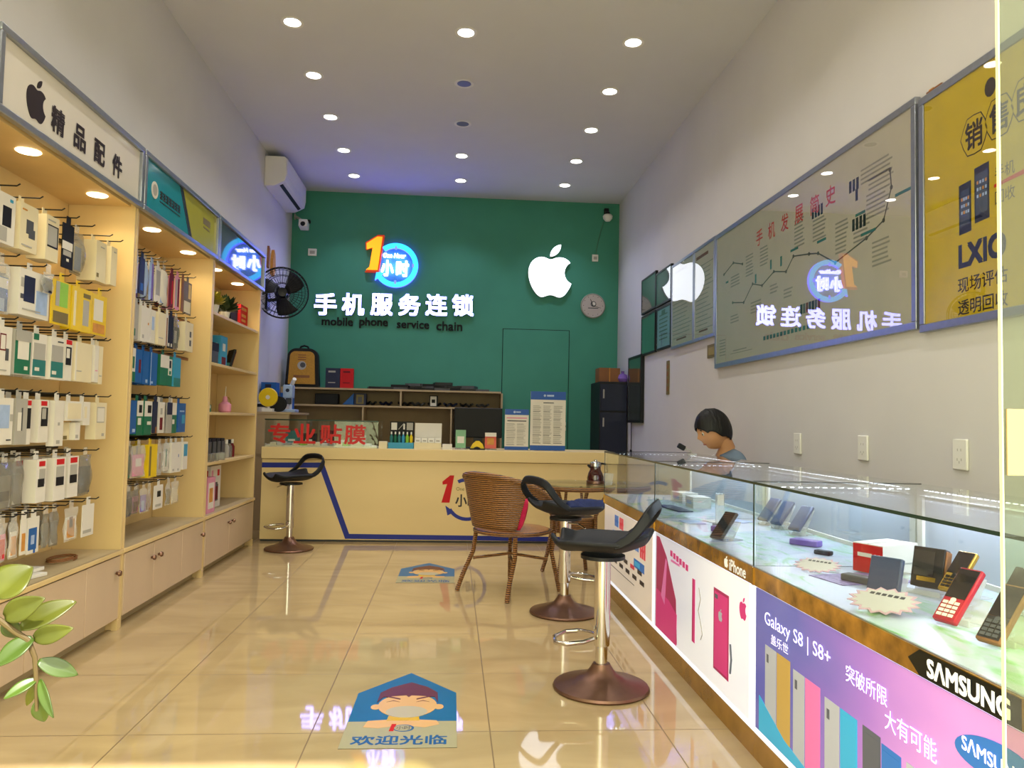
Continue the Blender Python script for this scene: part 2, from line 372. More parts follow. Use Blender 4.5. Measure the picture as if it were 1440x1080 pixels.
# ================================================================== accessory racks along the left wall
FX, BX = -1.61, -1.945               # front and back of the racks
M_SPOT = emis('warm_lamp_lens', 'ffe9bd', 9)
M_WIRE = mat('black_wire', '15130f', .4, var=.1)
def knob(mb, y, z):
    mb.lathe([(0, .026), (.012, .024), (.015, .014), (.008, .008), (.007, 0)], (FX+.012, y, z), M_STEELB, 14, axis='x')
def rack(y0, y1, label, doors, lamps, shelves=()):
    t = thing('display_rack', label, 'display rack', (FX, (y0+y1)/2, 0), 0, 'accessory display racks')
    MB().box(BX, BX+.015, y0, y1, .0, 2.40, M_WOOD).build('back_panel', t)
    for y in (y0, y1-.022):
        MB().box(BX+.016, FX+.004, y, y+.022, .0, 2.395, M_WOOD).build('side_panel', t, bevel=.002)
    MB().box(BX+.016, FX-.02, y0+.023, y1-.023, 2.09, 2.112, M_WOOD).build('soffit', t)
    MB().box(BX+.016, FX+.015, y0+.023, y1-.023, .368, .39, M_LEDGE).box(FX+.0045, FX+.0155, y0+.002, y1-.002, .368, .39, M_WOOD).build('ledge', t, bevel=.003)
    MB().box(BX+.03, FX-.05, y0+.023, y1-.023, 0, .055, M_LEDGE).build('plinth', t)
    MB().box(FX-.02, FX+.008, y1-.03, y1+.004, 0, .05, M_WOOD).build('foot', t)
    MB().box(BX+.03, FX-.012, y0+.023, y1-.023, .06, .366, M_LEDGE).build('cupboard', t)
    ys = [y0+.024]+doors+[y1-.024]
    for a, b in zip(ys, ys[1:]):
        d = MB().box(FX-.01, FX+.008, a+.002, b-.002, .058, .362, M_DOOR).build('door', t, bevel=.002)
        kb = MB(); inner = b if (ys.index(a) % 2 == 0) else a
        knob(kb, (b-.05) if ys.index(a) % 2 == 0 else (a+.05), .285); kb.build('knob', d, label='small metal knob')
    for y in lamps:
        p = MB().lathe([(0, 2.0855), (.042, 2.0855), (.046, 2.089), (0, 2.089)], (-1.705, y, 0), M_SPOT, 22).build('spot_lens', t, label='glowing round spot lens')
        l = bpy.data.lights.new('rack_spot', 'SPOT'); l.energy = RACK_W; l.spot_size = math.radians(150); l.spot_blend = .7; l.shadow_soft_size = .04; l.color = (1, .80, .50)
        o = bpy.data.objects.new('rack_spot', l); COL.objects.link(o); o.parent = t; o.location = world(t).inverted()@Vector((-1.705, y, 2.075))
    for z in shelves:
        MB().box(BX+.016, FX-.002, y0+.023, y1-.023, z-.02, z, M_WOOD).build('shelf', t, bevel=.002)
    return t
RK1, RK2, RK3 = (2.70, 3.95), (3.955, 5.205), (5.21, 6.47)
r1 = rack(*RK1, 'tall maple rack nearest the entrance, hung with boxed phone accessories', [3.10, 3.58], (3.14, 3.735))
r2 = rack(*RK2, 'tall maple rack under the teal and yellow sign, hung with packets', [4.36, 4.80], (4.40, 4.99))
r3 = rack(*RK3, 'tall maple rack with plain shelves beside the reception counter', [5.78], (5.55, 6.12), (1.755, 1.412, 1.078, .74))
def sign(y0, y1, label, panel, draw, name='sign_board'):
    t = thing(name, label, 'sign', (FX+.004, (y0+y1)/2, 2.088), 0, 'framed signs over the racks')
    f = MB(); x0, x1 = FX+.006, FX+.034; w = .028; za, zb = 2.088, 2.398
    f.box(x0, x1, y0, y1, za, za+w, M_ALU).box(x0, x1, y0, y1, zb-w, zb, M_ALU)
    f.box(x0, x1, y0, y0+w, za+w+.0005, zb-w-.0005, M_ALU).box(x0, x1, y1-w, y1, za+w+.0005, zb-w-.0005, M_ALU)
    f.build('frame', t, bevel=.004)
    p = MB().box(x0, x0+.012, y0+w+.001, y1-w-.001, za+w+.001, zb-w-.001, panel); draw(p, x0+.0122); p.build('printed_panel', t)
    return t
M_SIGNW = mat('white_sign_face', 'd8d0c6', .10, var=.01, spec=.6)
M_INK = mat('dark_ink', '2a2023', .4, var=.05)
def s1(p, x):
    apple(p, (x, 2.965, 2.232), UL, VZ, .165, M_INK, .002)
    for ch, y in zip('精品配件', (3.125, 3.305, 3.485, 3.665)): p.text(ch, (x, y, 2.21), UL, VZ, M_INK, .105, .105, .002, bold=.035)
sign(2.705, 3.945, 'white framed sign with black apple and four dark characters', M_SIGNW, s1)
M_TEALS = mat('teal_sign_face', '2f8fa3', .10, var=.03, spec=.6)
M_MUST = mat('mustard_sign_face', 'b3ab45', .12, var=.03, spec=.6)
def s2(p, x):
    z0, z1 = 2.117, 2.369
    p.prism([(4.72, z0), (5.175, z0), (5.175, z1), (4.535, z1)], (x, 0, 0), UL, VZ, .001, M_MUST)
    p.prism([(4.69, z0), (4.715, z0), (4.53, z1), (4.505, z1)], (x, 0, 0), UL, VZ, .0015, M_INK)
    p.prism([(4.665, z0), (4.680, z0), (4.495, z1), (4.48, z1)], (x, 0, 0), UL, VZ, .0015, M_INK)
    c = [(4.12+.045*math.cos(a*math.pi/12), 2.235+.045*math.sin(a*math.pi/12)) for a in range(24)]
    p.prism(c, (x, 0, 0), UL, VZ, .002, M_PAPER)
    c = [(4.12+.03*math.cos(a*math.pi/10), 2.235+.03*math.sin(a*math.pi/10)) for a in range(20)]
    p.prism(c, (x, 0, 0), UL, VZ, .0028, M_GREY)
    for k in range(7):
        y = 4.195+k*.045
        for q in range(3): p.rect((x, y, 2.212), UL, VZ, 0, .034, q*.016, q*.016+.009, M_INK, .002)
        p.rect((x, y, 2.212), UL, VZ, .014, .021, 0, .042, M_INK, .0022)
    p.rect((x, 0, 0), UL, VZ, 4.195, 4.50, 2.193, 2.198, M_INK, .002)
    p.rect((x, 0, 0), UL, VZ, 4.90, 5.04, 2.26, 2.30, M_OLIVE, .002)
    p.rect((x, 0, 0), UL, VZ, 4.91, 5.03, 2.235, 2.245, M_OLIVE, .002)
sign(3.96, 5.20, 'teal and mustard framed sign with round badge and diagonal stripes', M_TEALS, s2)
M_LILAC = mat('glossy_grey_sign_face', '5d6273', .03, var=.02, spec=1.0)
def s3(p, x): pass
sign(5.215, 6.465, 'glossy dark framed sign mirroring the lit shop logo', M_LILAC, s3)
# ------------------------------------------------------------------ hooks and hanging goods
def hook_row(t, y0, y1, z):
    MB().box(BX+.0155, BX+.028, y0, y1, z+.012, z+.03, M_WIRE).build('hook_rail', t)
def hook(t, y, z, x1):
    MB().tube([(BX+.028, y, z+.018), (x1+.03, y, z+.018), (x1+.042, y, z+.026)], .0028, M_WIRE, 6).build('hook', t)
def pack(t, y0, y1, z0, z1, x, deep, base, prints=(), style='box', label='', group='', tab=True, name=None):
    """one hanging pack; its face at x, prints = (u0, v0, u1, v1, material) in the unit square of the face"""
    mb = MB(); w, h = y1-y0, z1-z0; x = x+random.uniform(-.006, .006)
    if style == 'box':
        mb.box(x-deep, x, y0, y1, z0, z1, base)
    elif style == 'card':
        mb.box(x-.004, x, y0, y1, z0, z1, base)
    else:                                                # soft clear bag round its content
        def fn(u, v, s=1):
            b = .5*deep*(math.sin(math.pi*min(1, max(0, u)))**.5)*(math.sin(math.pi*min(1, v))**.4)
            return (x-deep/2+s*b+.004*math.sin(9*v+5*u+y0*40), y0+w*u, z0+h*v)
        mb.grid(lambda u, v: fn(u, v, 1), 8, 10, base); mb.grid(lambda u, v: fn(u, v, -1), 8, 10, base)
        mb.box(x-deep*.62, x-deep*.35, y0+w*.12, y1-w*.12, z0+h*.06, z0+h*.72, prints[0][4] if prints else M_PAPER)
    xx = x if style != 'bag' else x-.006
    if style == 'bag':
        for a, b_, c, d, m in prints[1:]:
            mb.rect((x-deep*.349, y0, z0), UL, VZ, a*w, c*w, b_*h, d*h, m, .001)
    else:
        for k, (a, b_, c, d, m) in enumerate(prints):
            mb.rect((xx, y0, z0), UL, VZ, a*w, c*w, b_*h, d*h, m, .0008+.0004*k)
    o = solo(name or ('hanging_bag' if style == 'bag' else 'boxed_accessory' if style == 'box' else 'carded_accessory'), mb, label, 'packaged accessory', group)
    if tab:                                              # hang tab with its slot round the hook
        MB().rect((x-deep*.5 if style != 'card' else x-.003, y0+w*.5, z1), UL, VZ, -.018, .018, -.0, .034, M_CLEAR if style == 'bag' else base, .0015).build('hang_tab', o)
    return o
R1N, R2N = 'nearest rack', 'teal-signed rack'
ROWZ1 = [1.868, 1.61, 1.378, 1.115, .868, .645]
ROWZ2 = [1.893, 1.645, 1.405, 1.138, .90, .665]
ROWNAME = ['top', 'second', 'third', 'fourth', 'fifth', 'bottom']
for rk, (a, b), rz in ((r1, RK1, ROWZ1), (r2, RK2, ROWZ2)):
    for z in rz: hook_row(rk, a+.03, b-.03, z)
def ph(m=M_DGREY): return (.3, .3, .72, .78, m)
def line(v, m=M_GREY, a=.12, b=.7): return (a, v, b, v+.03, m)
GOODS1 = [
 # rows of (y0, y1, depth, base, style, prints, words, copies behind)
 [(2.859, 2.982, .07, M_PAPER, 'box', [(.35, .35, .8, .75, M_MATT), (.02, .05, .6, .33, M_GREY), (.7, .86, .85, .92, M_CYAN)], 'white box with black charger picture', 0),
  (3.018, 3.141, .07, M_CREAMC, 'box', [(.35, .38, .75, .68, M_DGREY), (.5, .3, .85, .5, M_DGREY), line(.1), line(.85, M_ORANGE, .1, .35)], 'cream box with slanted grey power bank', 0),
  (3.198, 3.297, .075, M_CREAMC, 'box', [(.12, .3, .95, .8, M_MATT), (.12, .34, .85, .77, M_GREY), line(.88)], 'cream box with framed phone picture', 0),
  (3.325, 3.42, .02, M_MATT, 'card', [(.0, .42, .9, .6, M_PAPER), (.1, .28, .8, .4, M_GREY), (.4, .16, .6, .22, M_PAPER)], 'black card with white band', 0),
  (3.464, 3.567, .07, M_SMOKE, 'bag', [(0, 0, 1, 1, M_CREAMC), (.2, .1, .75, .65, M_LBLUE)], 'clear pouch holding a pale cover', 0),
  (3.643, 3.743, .085, M_CREAMC, 'box', [line(.85, M_GREY, .4, .8), (.1, .1, .3, .2, M_OLIVE)], 'plain cream box', 0),
  (3.775, 3.84, .06, M_CREAMC, 'box', [line(.86, M_GREY, .4, .8)], 'narrow cream box', 0)],
 [(2.885, 2.997, .04, M_CLEAR, 'bag', [(0, 0, 1, 1, M_BLUEP), (.2, .05, .7, .3, M_LBLUE), (.3, .5, .9, .7, M_PAPER)], 'clear bag with blue cable inside', 1),
  (3.023, 3.241, .05, M_PAPER, 'box', [(.15, .3, .5, .86, M_NAVY), (.05, .6, .14, .8, M_GREY), (.05, .35, .14, .45, M_DGREY), (.55, .1, .92, .6, M_LBLUE), line(.12)], 'wide white box with navy phone case', 0),
  (3.250, 3.403, .03, M_YEL, 'card', [(.2, .42, .85, .97, M_LIME), (.2, .42, .4, .97, M_GREY), (.1, .05, .9, .3, M_OLIVE)], 'yellow card with lime window', 0),
  (3.420, 3.604, .045, M_YEL, 'box', [(.55, .15, .85, .75, M_GREY), (.1, .1, .2, .9, M_CREAMC), (.55, .8, .9, .9, M_OLIVE)], 'glossy yellow box with grey window', 0),
  (3.625, 3.77, .03, M_YEL, 'card', [(.12, .35, .75, .88, M_PAPER), (.1, .05, .9, .28, M_ORANGE)], 'yellow card with white device window', 0)],
 [(2.905, 3.0, .03, M_PAPER, 'box', [(.2, .5, .6, .85, M_MAROON), (.25, .53, .55, .82, M_PAPER), (.6, .3, .8, .55, M_DGREY), line(.08)], 'white box with maroon phone outline', 1),
  (3.01, 3.127, .035, M_GREY, 'box', [(.05, .03, .95, .97, M_GREENP), (.2, .35, .85, .75, M_PAPER), (.1, .85, .35, .97, M_RED), (.6, .12, .8, .2, M_PAPER), (.05, .75, .95, .97, M_GREY)], 'grey and green box with red corner', 1),
  (3.148, 3.254, .035, M_PAPER, 'box', [(.06, .03, .96, .4, M_TEALP), (.1, .4, .9, .78, M_GREY), (.06, .85, .4, .99, M_GREENP), (.2, .14, .5, .22, M_PAPER)], 'white box with teal base', 1),
  (3.271, 3.379, .035, M_PAPER, 'box', [(.06, .05, .96, .42, M_TEALP), (.08, .42, .92, .8, M_GREY), (.15, .12, .45, .2, M_PAPER), line(.88, M_DGREY, .5, .9)], 'white box with dull teal base', 1),
  (3.392, 3.452, .035, M_PAPER, 'box', [(.1, .88, .9, .99, M_RED), (.1, .38, .85, .82, M_MATT), (.15, .55, .6, .78, M_PAPER)], 'narrow white box with red tag and black frame', 0),
  (3.485, 3.643, .045, M_CREAMC, 'box', [line(.25, M_GREY, .1, .4), (.02, .02, .1, .98, M_PAPER)], 'wide plain off-white box', 0),
  (3.66, 3.70, .045, M_PAPER, 'box', [line(.3, M_PINK, .2, .8)], 'thin plain white box', 0),
  (3.705, 3.745, .045, M_CREAMC, 'box', [line(.2, M_GREY, .2, .8)], 'thin plain cream box', 0)],
 [(2.925, 3.02, .04, M_PAPER, 'box', [(.1, .35, .75, .85, M_LBLUE), (.8, .5, .98, .65, M_GREY), line(.08, M_DGREY, .6, .9)], 'white box with pale screen picture', 1),
  (3.034, 3.115, .03, M_GREY, 'box', [(.2, .3, .5, .7, M_PAPER), (.5, .3, .6, .8, M_DGREY)], 'grey box with a cable drawing', 0),
  (3.12, 3.155, .03, M_PAPER, 'box', [(.1, .86, .95, .97, M_RED), (.2, .35, .9, .8, M_MATT)], 'slim white box with red tag', 1),
  (3.219, 3.295, .055, M_PAPER, 'box', [(.2, .86, .8, .97, M_RED), (.25, .38, .9, .82, M_MATT), (.3, .55, .7, .8, M_GREY)], 'white box with red tag and earphone window', 0),
  (3.325, 3.401, .03, M_PAPER, 'box', [(.4, .45, .6, .52, M_GREY), (.3, .05, .65, .13, M_GREY)], 'tall bright white carton', 0),
  (3.417, 3.562, .06, M_PAPER, 'box', [(.1, .1, .9, .9, M_CREAMC)], 'square white carton', 0),
  (3.575, 3.638, .05, M_PAPER, 'box', [(.2, .3, .5, .8, M_CREAMC)], 'small white carton', 0),
  (3.70, 3.81, .045, M_CREAMC, 'box', [(.1, .45, .8, .88, M_GREY), (.14, .48, .76, .85, M_PAPER), (.6, .08, .8, .16, M_GREY)], 'cream box with outlined plug', 0)],
 [(2.955, 3.06, .03, M_SMOKE, 'bag', [(0, 0, 1, 1, M_GREY), (.2, .2, .8, .4, M_DGREY)], 'clear bag of grey cable', 1),
  (3.075, 3.15, .03, M_SMOKE, 'bag', [(0, 0, 1, 1, M_GREY)], 'slim clear bag of grey cable', 1),
  (3.205, 3.28, .05, M_PAPER, 'box', [(.25, .84, .85, .96, M_RED), (.3, .42, .9, .78, M_GREY), (.2, .36, .8, .55, M_MATT)], 'first of three white red-tagged earphone boxes', 1),
  (3.345, 3.442, .05, M_PAPER, 'box', [(.2, .84, .85, .97, M_RED), (.2, .35, .85, .8, M_GREY), (.2, .35, .85, .55, M_MATT)], 'middle of three white red-tagged earphone boxes', 1),
  (3.475, 3.568, .05, M_PAPER, 'box', [(.2, .84, .85, .97, M_RED), (.2, .35, .85, .8, M_GREY), (.2, .35, .85, .55, M_MATT)], 'last of three white red-tagged earphone boxes', 1),
  (3.60, 3.713, .045, M_SMOKE, 'bag', [(0, 0, 1, 1, M_DGREY)], 'clear bag of dark cable', 1)],
 [(2.98, 3.045, .02, M_CLEAR, 'bag', [(0, 0, 1, 1, M_PINK), (.2, .1, .8, .6, M_RED)], 'clear bag with pink trinket', 1),
  (3.06, 3.115, .02, M_CLEAR, 'bag', [(0, 0, 1, 1, M_PAPER), (.2, .1, .8, .6, M_ORANGE)], 'clear bag with orange trinket', 1),
  (3.128, 3.168, .015, M_PAPER, 'card', [(.2, .1, .8, .6, M_ORANGE)], 'slim white card with orange picture', 0),
  (3.174, 3.258, .015, M_PAPER, 'card', [(.1, .1, .8, .7, M_BLUEP), (.3, .25, .6, .5, M_LBLUE), (.55, .0, .7, .1, M_BLUEP)], 'white card with blue cartoon picture', 0),
  (3.285, 3.338, .025, M_SMOKE, 'bag', [(0, 0, 1, 1, M_GREY)], 'narrow clear bag of grey cord', 1),
  (3.366, 3.431, .025, M_SMOKE, 'bag', [(0, 0, 1, 1, M_GREY)], 'clear bag of coiled grey cord', 1),
  (3.486, 3.603, .02, M_CLEAR, 'bag', [(0, 0, 1, 1, M_PAPER), (.2, .1, .75, .65, M_ORANGE), (.35, .4, .6, .72, M_BROWN)], 'clear bag with orange figure', 0),
  (3.621, 3.733, .015, M_PAPER, 'card', [(.1, .1, .8, .2, M_GREY)], 'plain white card', 0)],
]
Z1 = [(1.672, 1.856), (1.42, 1.605), (1.194, 1.368), (.932, 1.105), (.686, .864), (.495, .637)]
def fill(t, goods, zs, rz, rname, group, X0=-1.65):
    for ri, row in enumerate(goods):
        z0, z1 = zs[ri]
        for ci, (y0, y1, dp, base, st, pr, words, nb) in enumerate(row):
            a, b = z0+random.uniform(-.006, .006), z1
            if words == 'square white carton': a = 1.02
            if words == 'small white carton': a = 1.0
            if words == 'tall bright white carton': a -= .02
            pos = f'{ROWNAME[ri]} row, {rname}'
            dd = dp if st != 'card' else .006
            if words.split()[0] in ('narrow', 'slim', 'thin'): pass
            nb = nb*2 if dp <= .03 else nb
            for k in range(nb+1):
                x = X0-k*(dd+(.022 if nb < 2 else .03))-(.01 if k else 0)
                lab = f'{words}, {pos}' if k == 0 else f'{"next pack" if k == 1 else "rear pack"} behind the {words}, {pos}'
                pack(t, y0, y1, a, b, x, dp, base, pr, st, lab, group)
            hook(t, (y0+y1)/2, rz[ri], X0)
fill(r1, GOODS1, Z1, ROWZ1, R1N, 'goods hanging on the nearest rack')
# small cartons tucked under the square one
pack(r1, 3.515, 3.56, .935, 1.012, -1.652, .05, M_PAPER, [(.1, .1, .6, .3, M_GREY)], 'box', 'small white carton hanging below the square white carton, fourth hook row', 'goods hanging on the nearest rack', tab=False)
pack(r1, 3.408, 3.512, .935, 1.012, -1.68, .04, M_CREAMC, [(.1, .05, .3, .25, M_OLIVE), (.5, .05, .8, .25, M_OLIVE)], 'box', 'beige carton hanging in shade below the square white carton', 'goods hanging on the nearest rack', tab=False)
pack(r1, 3.15, 3.232, 1.53, 1.615, -1.625, .02, M_CLEAR, [(0, 0, 1, 1, M_NAVY), (.2, .1, .8, .6, M_MATT)], 'bag', 'small clear bag with black adapter in front of the wide white box', 'goods hanging on the nearest rack')
S_ = 'box'
GOODS2 = [
 [(4.075, 4.120, .03, M_LBLUE, 'card', [(.3, .1, .9, .8, M_PAPER)], 'light blue card', 1), (4.134, 4.202, .03, M_NAVY, 'card', [(.3, .1, .8, .3, M_BLUEP)], 'navy case card', 1),
  (4.212, 4.283, .03, M_LBLUE, 'bag', [(0, 0, 1, 1, M_BLUEP), (.2, .2, .8, .8, M_LBLUE)], 'pale blue glossy sleeve', 1), (4.294, 4.349, .03, M_LBLUE, 'card', [(.5, 0, .9, 1, M_PURPLE)], 'lilac case card', 1),
  (4.37, 4.452, .03, M_PAPER, 'card', [(.2, .2, .9, .9, M_GREY)], 'grey white case card', 1), (4.467, 4.577, .03, M_PAPER, 'bag', [(0, 0, 1, 1, M_LBLUE), (.3, .1, .9, .7, M_PAPER)], 'shiny white sleeve', 1),
  (4.59, 4.653, .03, M_MAROON, 'card', [(.5, .1, .8, .8, M_RED)], 'dark red case card', 1), (4.676, 4.753, .03, M_PINK, 'card', [(.1, .1, .5, .9, M_GREY), (.6, .1, .9, .95, M_MAROON)], 'pink and maroon case card', 1),
  (4.775, 4.812, .03, M_BROWN, 'card', [], 'slim brown card', 0), (4.823, 4.965, .03, M_OLIVE, 'card', [(.1, .05, .9, .4, M_CREAMC), (.6, .5, .9, .95, M_YEL)], 'olive card with cream base', 0)],
 [(4.095, 4.165, .03, M_GREY, 'card', [(.1, .1, .5, .3, M_GREENP)], 'grey card with green corner', 1), (4.18, 4.25, .04, M_PAPER, 'box', [(.3, .1, .6, .2, M_GREY)], 'slim white box', 0), (4.26, 4.33, .04, M_PAPER, 'box', [(.5, .5, .7, .57, M_ORANGE)], 'slim white box with orange dot', 0),
  (4.341, 4.406, .04, M_PAPER, 'box', [(.2, .4, .7, .8, M_LBLUE)], 'white box with blue grey window', 0), (4.417, 4.524, .04, M_CREAMC, 'box', [line(.2)], 'wide off-white box', 0), (4.535, 4.575, .03, M_PAPER, 'card', [(.3, 0, .7, .9, M_BROWN)], 'slim white and brown card', 0),
  (4.587, 4.671, .03, M_MATT, 'card', [(.1, .05, .3, .15, M_PAPER), (.6, .05, .8, .15, M_PAPER)], 'black card with white marks', 1), (4.683, 4.782, .03, M_SMOKE, 'bag', [(0, 0, 1, 1, M_DGREY), (.2, .2, .6, .6, M_PAPER)], 'clear bag with dark lead', 1),
  (4.852, 4.995, .05, M_CREAMC, 'box', [(.55, .5, .75, .7, M_DGREY), (.55, .2, .75, .4, M_DGREY)], 'cream box with two dark marks', 0)],
 [(4.075, 4.135, .04, M_PAPER, 'box', [(.2, .4, .8, .75, M_GREENP), (.0, .0, 1, .3, M_GREENP)], 'white and green box', 1), (4.153, 4.24, .04, M_BLUEP, 'box', [(.5, .3, .8, .7, M_MAROON)], 'blue box with maroon mark', 1),
  (4.256, 4.34, .04, M_BLUEP, 'box', [(.5, .05, .8, .15, M_LBLUE)], 'plain blue box', 1), (4.356, 4.451, .04, M_BLUEP, 'box', [(.1, .05, .4, .12, M_LBLUE), (0, 0, .06, 1, M_LBLUE)], 'blue box with pale edge', 1),
  (4.491, 4.676, .05, M_GREENP, 'box', [(.0, .58, .7, 1, M_PAPER), (.65, .35, .95, .9, M_PAPER), (.72, .6, .88, .85, M_MATT), (.72, .38, .88, .5, M_GREENP)], 'wide green and white box', 0), (4.688, 4.798, .04, M_CYAN, 'box', [(.0, 0, 1, .3, M_TEALP)], 'teal blue box', 0)],
 [(4.075, 4.19, .04, M_BLUEP, 'box', [(.6, .05, .9, .15, M_LBLUE)], 'wide deep blue box', 1), (4.201, 4.28, .04, M_GREENP, 'box', [(0, .55, 1, 1, M_PAPER), (.3, .65, .8, .88, M_MATT), (.2, .3, .7, .5, M_PAPER)], 'green and white box with black plug', 0),
  (4.288, 4.389, .04, M_GREENP, 'box', [(0, .55, 1, 1, M_PAPER), (.4, .65, .9, .88, M_MATT), (.4, .3, .9, .4, M_PAPER)], 'larger green and white box with black plug', 0), (4.398, 4.465, .03, M_NAVY, 'card', [(.6, .0, .9, .2, M_BROWN)], 'navy card', 1),
  (4.505, 4.596, .04, M_PAPER, 'box', [(.25, .1, .7, .5, M_MAROON), (.3, .6, .6, .8, M_GREY)], 'white box with maroon earphones', 0), (4.606, 4.69, .03, M_GREY, 'card', [(0, .6, 1, 1, M_NAVY)], 'grey card with navy head', 1),
  (4.70, 4.789, .04, M_PAPER, 'box', [(0, 0, 1, .6, M_GREENP), (.2, .3, .6, .45, M_PAPER)], 'slim white box with green base', 0), (4.811, 4.939, .05, M_BLUEP, 'box', [(.2, .7, .8, .75, M_LBLUE), (.5, .3, .9, .6, M_CYAN)], 'bright blue box', 0)],
 [(4.09, 4.145, .02, M_SMOKE, 'bag', [(0, 0, 1, 1, M_GREENP)], 'clear bag with green lead', 1), (4.158, 4.345, .02, M_CLEAR, 'bag', [(0, 0, 1, 1, M_PINK), (.3, .35, .7, .6, M_PAPER)], 'wide clear bag with pink card', 1),
  (4.361, 4.485, .04, M_YEL, 'box', [(.1, .05, .3, .95, M_OLIVE)], 'tall yellow box', 1), (4.503, 4.60, .03, M_CLEAR, 'bag', [(0, 0, 1, 1, M_GREY), (.4, .2, .7, .7, M_BROWN)], 'clear pack with brown lead', 0), (4.612, 4.708, .03, M_CLEAR, 'bag', [(0, 0, 1, 1, M_PAPER), (.4, .2, .6, .8, M_GREENP)], 'clear pack with green strip', 0),
  (4.718, 4.807, .045, M_PAPER, 'box', [(.3, .05, .6, .12, M_GREY)], 'plain white box', 0), (4.822, 4.90, .045, M_PAPER, 'box', [(.3, .05, .6, .12, M_GREY), (.4, .5, .5, .6, M_BLUEP)], 'white box with tiny blue mark', 0), (4.912, 4.994, .045, M_PAPER, 'box', [(.15, .48, .9, .92, M_CYAN)], 'white box with blue label', 0)],
 [(4.085, 4.19, .02, M_SMOKE, 'bag', [(0, 0, 1, 1, M_DGREY)], 'clear bag of black clips', 1), (4.207, 4.294, .02, M_SMOKE, 'bag', [(0, 0, 1, 1, M_PINK), (.2, .1, .8, .5, M_MAROON)], 'clear bag with red pendant', 1), (4.301, 4.392, .02, M_CLEAR, 'bag', [(0, 0, 1, 1, M_PURPLE), (.2, .1, .6, .5, M_LBLUE)], 'clear bag with purple pendant', 0),
  (4.405, 4.45, .02, M_CLEAR, 'bag', [(0, 0, 1, 1, M_BROWN)], 'slim clear bag with brown cord', 1), (4.477, 4.61, .015, M_PAPER, 'card', [(.35, .5, .75, .75, M_MATT), (.2, .1, .8, .2, M_GREY)], 'white card with black ring holder', 0), (4.666, 4.742, .02, M_CLEAR, 'bag', [(0, 0, 1, 1, M_OLIVE)], 'clear bag with olive cord', 0),
  (4.751, 4.87, .02, M_CLEAR, 'bag', [(0, 0, 1, 1, M_CREAMC)], 'clear bag with cream cord', 0)],
]
Z2 = [(1.685, 1.882), (1.447, 1.632), (1.218, 1.397), (.945, 1.126), (.71, .887), (.52, .652)]
fill(r2, GOODS2, Z2, ROWZ2, R2N, 'goods hanging on the rack under the teal sign', -1.66)
# brown stock strips lying along the two upper hook rows of the second rack
for z, w in ((1.655, 'top'), (1.42, 'second')):
    solo('cardboard_strip', MB().box(-1.93+.003, -1.70, 4.0, 5.06, z-.004, z, M_BROWN).box(-1.705, -1.70, 4.0, 5.06, z-.018, z, M_BROWN), f'brown cardboard strip under the {w} hook row of the rack under the teal sign', 'cardboard strip')
# loose stock lying on the ledge of the nearest rack
lx = [(3.02, .13, .11, M_PAPER, 'white flat carton lying on the ledge of the nearest rack'), (3.20, .14, .10, M_PAPER, 'white flat carton with rounded edge, lying on the ledge under the blue cartoon card')]
solo('flat_carton', MB().obox((-1.70, 3.20, .398), (.09, .22, .014), M_PAPER, (0, 0, -.25)), 'white flat carton, lower of two lying on the ledge of the nearest rack', 'carton', bevel=.002)
solo('flat_carton', MB().obox((-1.715, 3.24, .413), (.085, .20, .014), M_PAPER, (0, 0, -.12)), 'white flat carton, upper of two lying on the ledge of the nearest rack', 'carton', bevel=.002)
solo('coiled_cable', MB().tube([(-1.73+.05*math.cos(a*.5), 3.62+.09*math.sin(a*.5), .394+.0006*a) for a in range(26)], .0035, M_BROWN, 8), 'brown coiled cable lying on the ledge beside the pillar of the nearest rack', 'cable')
solo('paper_sheet', MB().obox((-1.69, 3.0, .3915), (.10, .16, .002), M_CYAN, (0, 0, .2)), 'pale blue paper sheet lying on the ledge of the nearest rack', 'paper')
# ------------------------------------------------------------------ the shelved rack
def pot(x, y, z, r, h, mp, mleaf, n, size, label):
    t = thing('potted_plant', label, 'potted plant', (x, y, z))
    MB().lathe([(r*.75, 0), (r, h), (r*.9, h), (r*.85, h*.9), (0, h*.9)], (x, y, z), mp, 18).build('pot', t)
    f = MB()
    for k in range(n):
        a = random.uniform(0, 6.28); e = random.uniform(.1, 1.4); L = size*random.uniform(.6, 1.1)
        d = Vector((math.cos(a)*math.cos(e), math.sin(a)*math.cos(e), math.sin(e))); c = Vector((x, y, z+h*.9)); s_ = d.cross((0, 0, 1)).normalized()*L*.16
        f.add([c+d*L*.25, c+d*L*.7+s_, c+d*L, c+d*L*.7-s_], [(0, 1, 2, 3)], mleaf)
    f.build('foliage', t)
M_LEAFY = mat('yellow_green_leaf', '9a8f2a', .5, var=.3, scale=40)
M_LEAFD = mat('dark_green_leaf', '22341c', .5, var=.3, scale=40)
pot(-1.69, 5.46, 1.7555, .05, .07, M_WHITE, M_LEAFY, 120, .12, 'yellow leaved plant in a white pot on the top shelf')
pot(-1.69, 5.76, 1.7555, .04, .06, M_WHITE, M_LEAFD, 110, .14, 'dark leaved plant in a small white pot on the top shelf')
def sbox(y0, y1, z0, z1, m, prints, label, x=-1.66, dp=.1, name='gift_box', cat='box', rot=0):
    mb = MB().box(x-dp, x, y0, y1, z0, z1, m)
    for k, (a, b_, c, d, mm) in enumerate(prints): mb.rect((x, y0, z0), UL, VZ, a*(y1-y0), c*(y1-y0), b_*(z1-z0), d*(z1-z0), mm, .0008+.0004*k)
    for k, (a, b_, c, d, mm) in enumerate(prints): mb.rect((x-dp, y0, z0), UB, VZ, a*dp, c*dp, b_*(z1-z0), d*(z1-z0), mm, .0008+.0004*k)
    return solo(name, mb, label, cat, bevel=0)
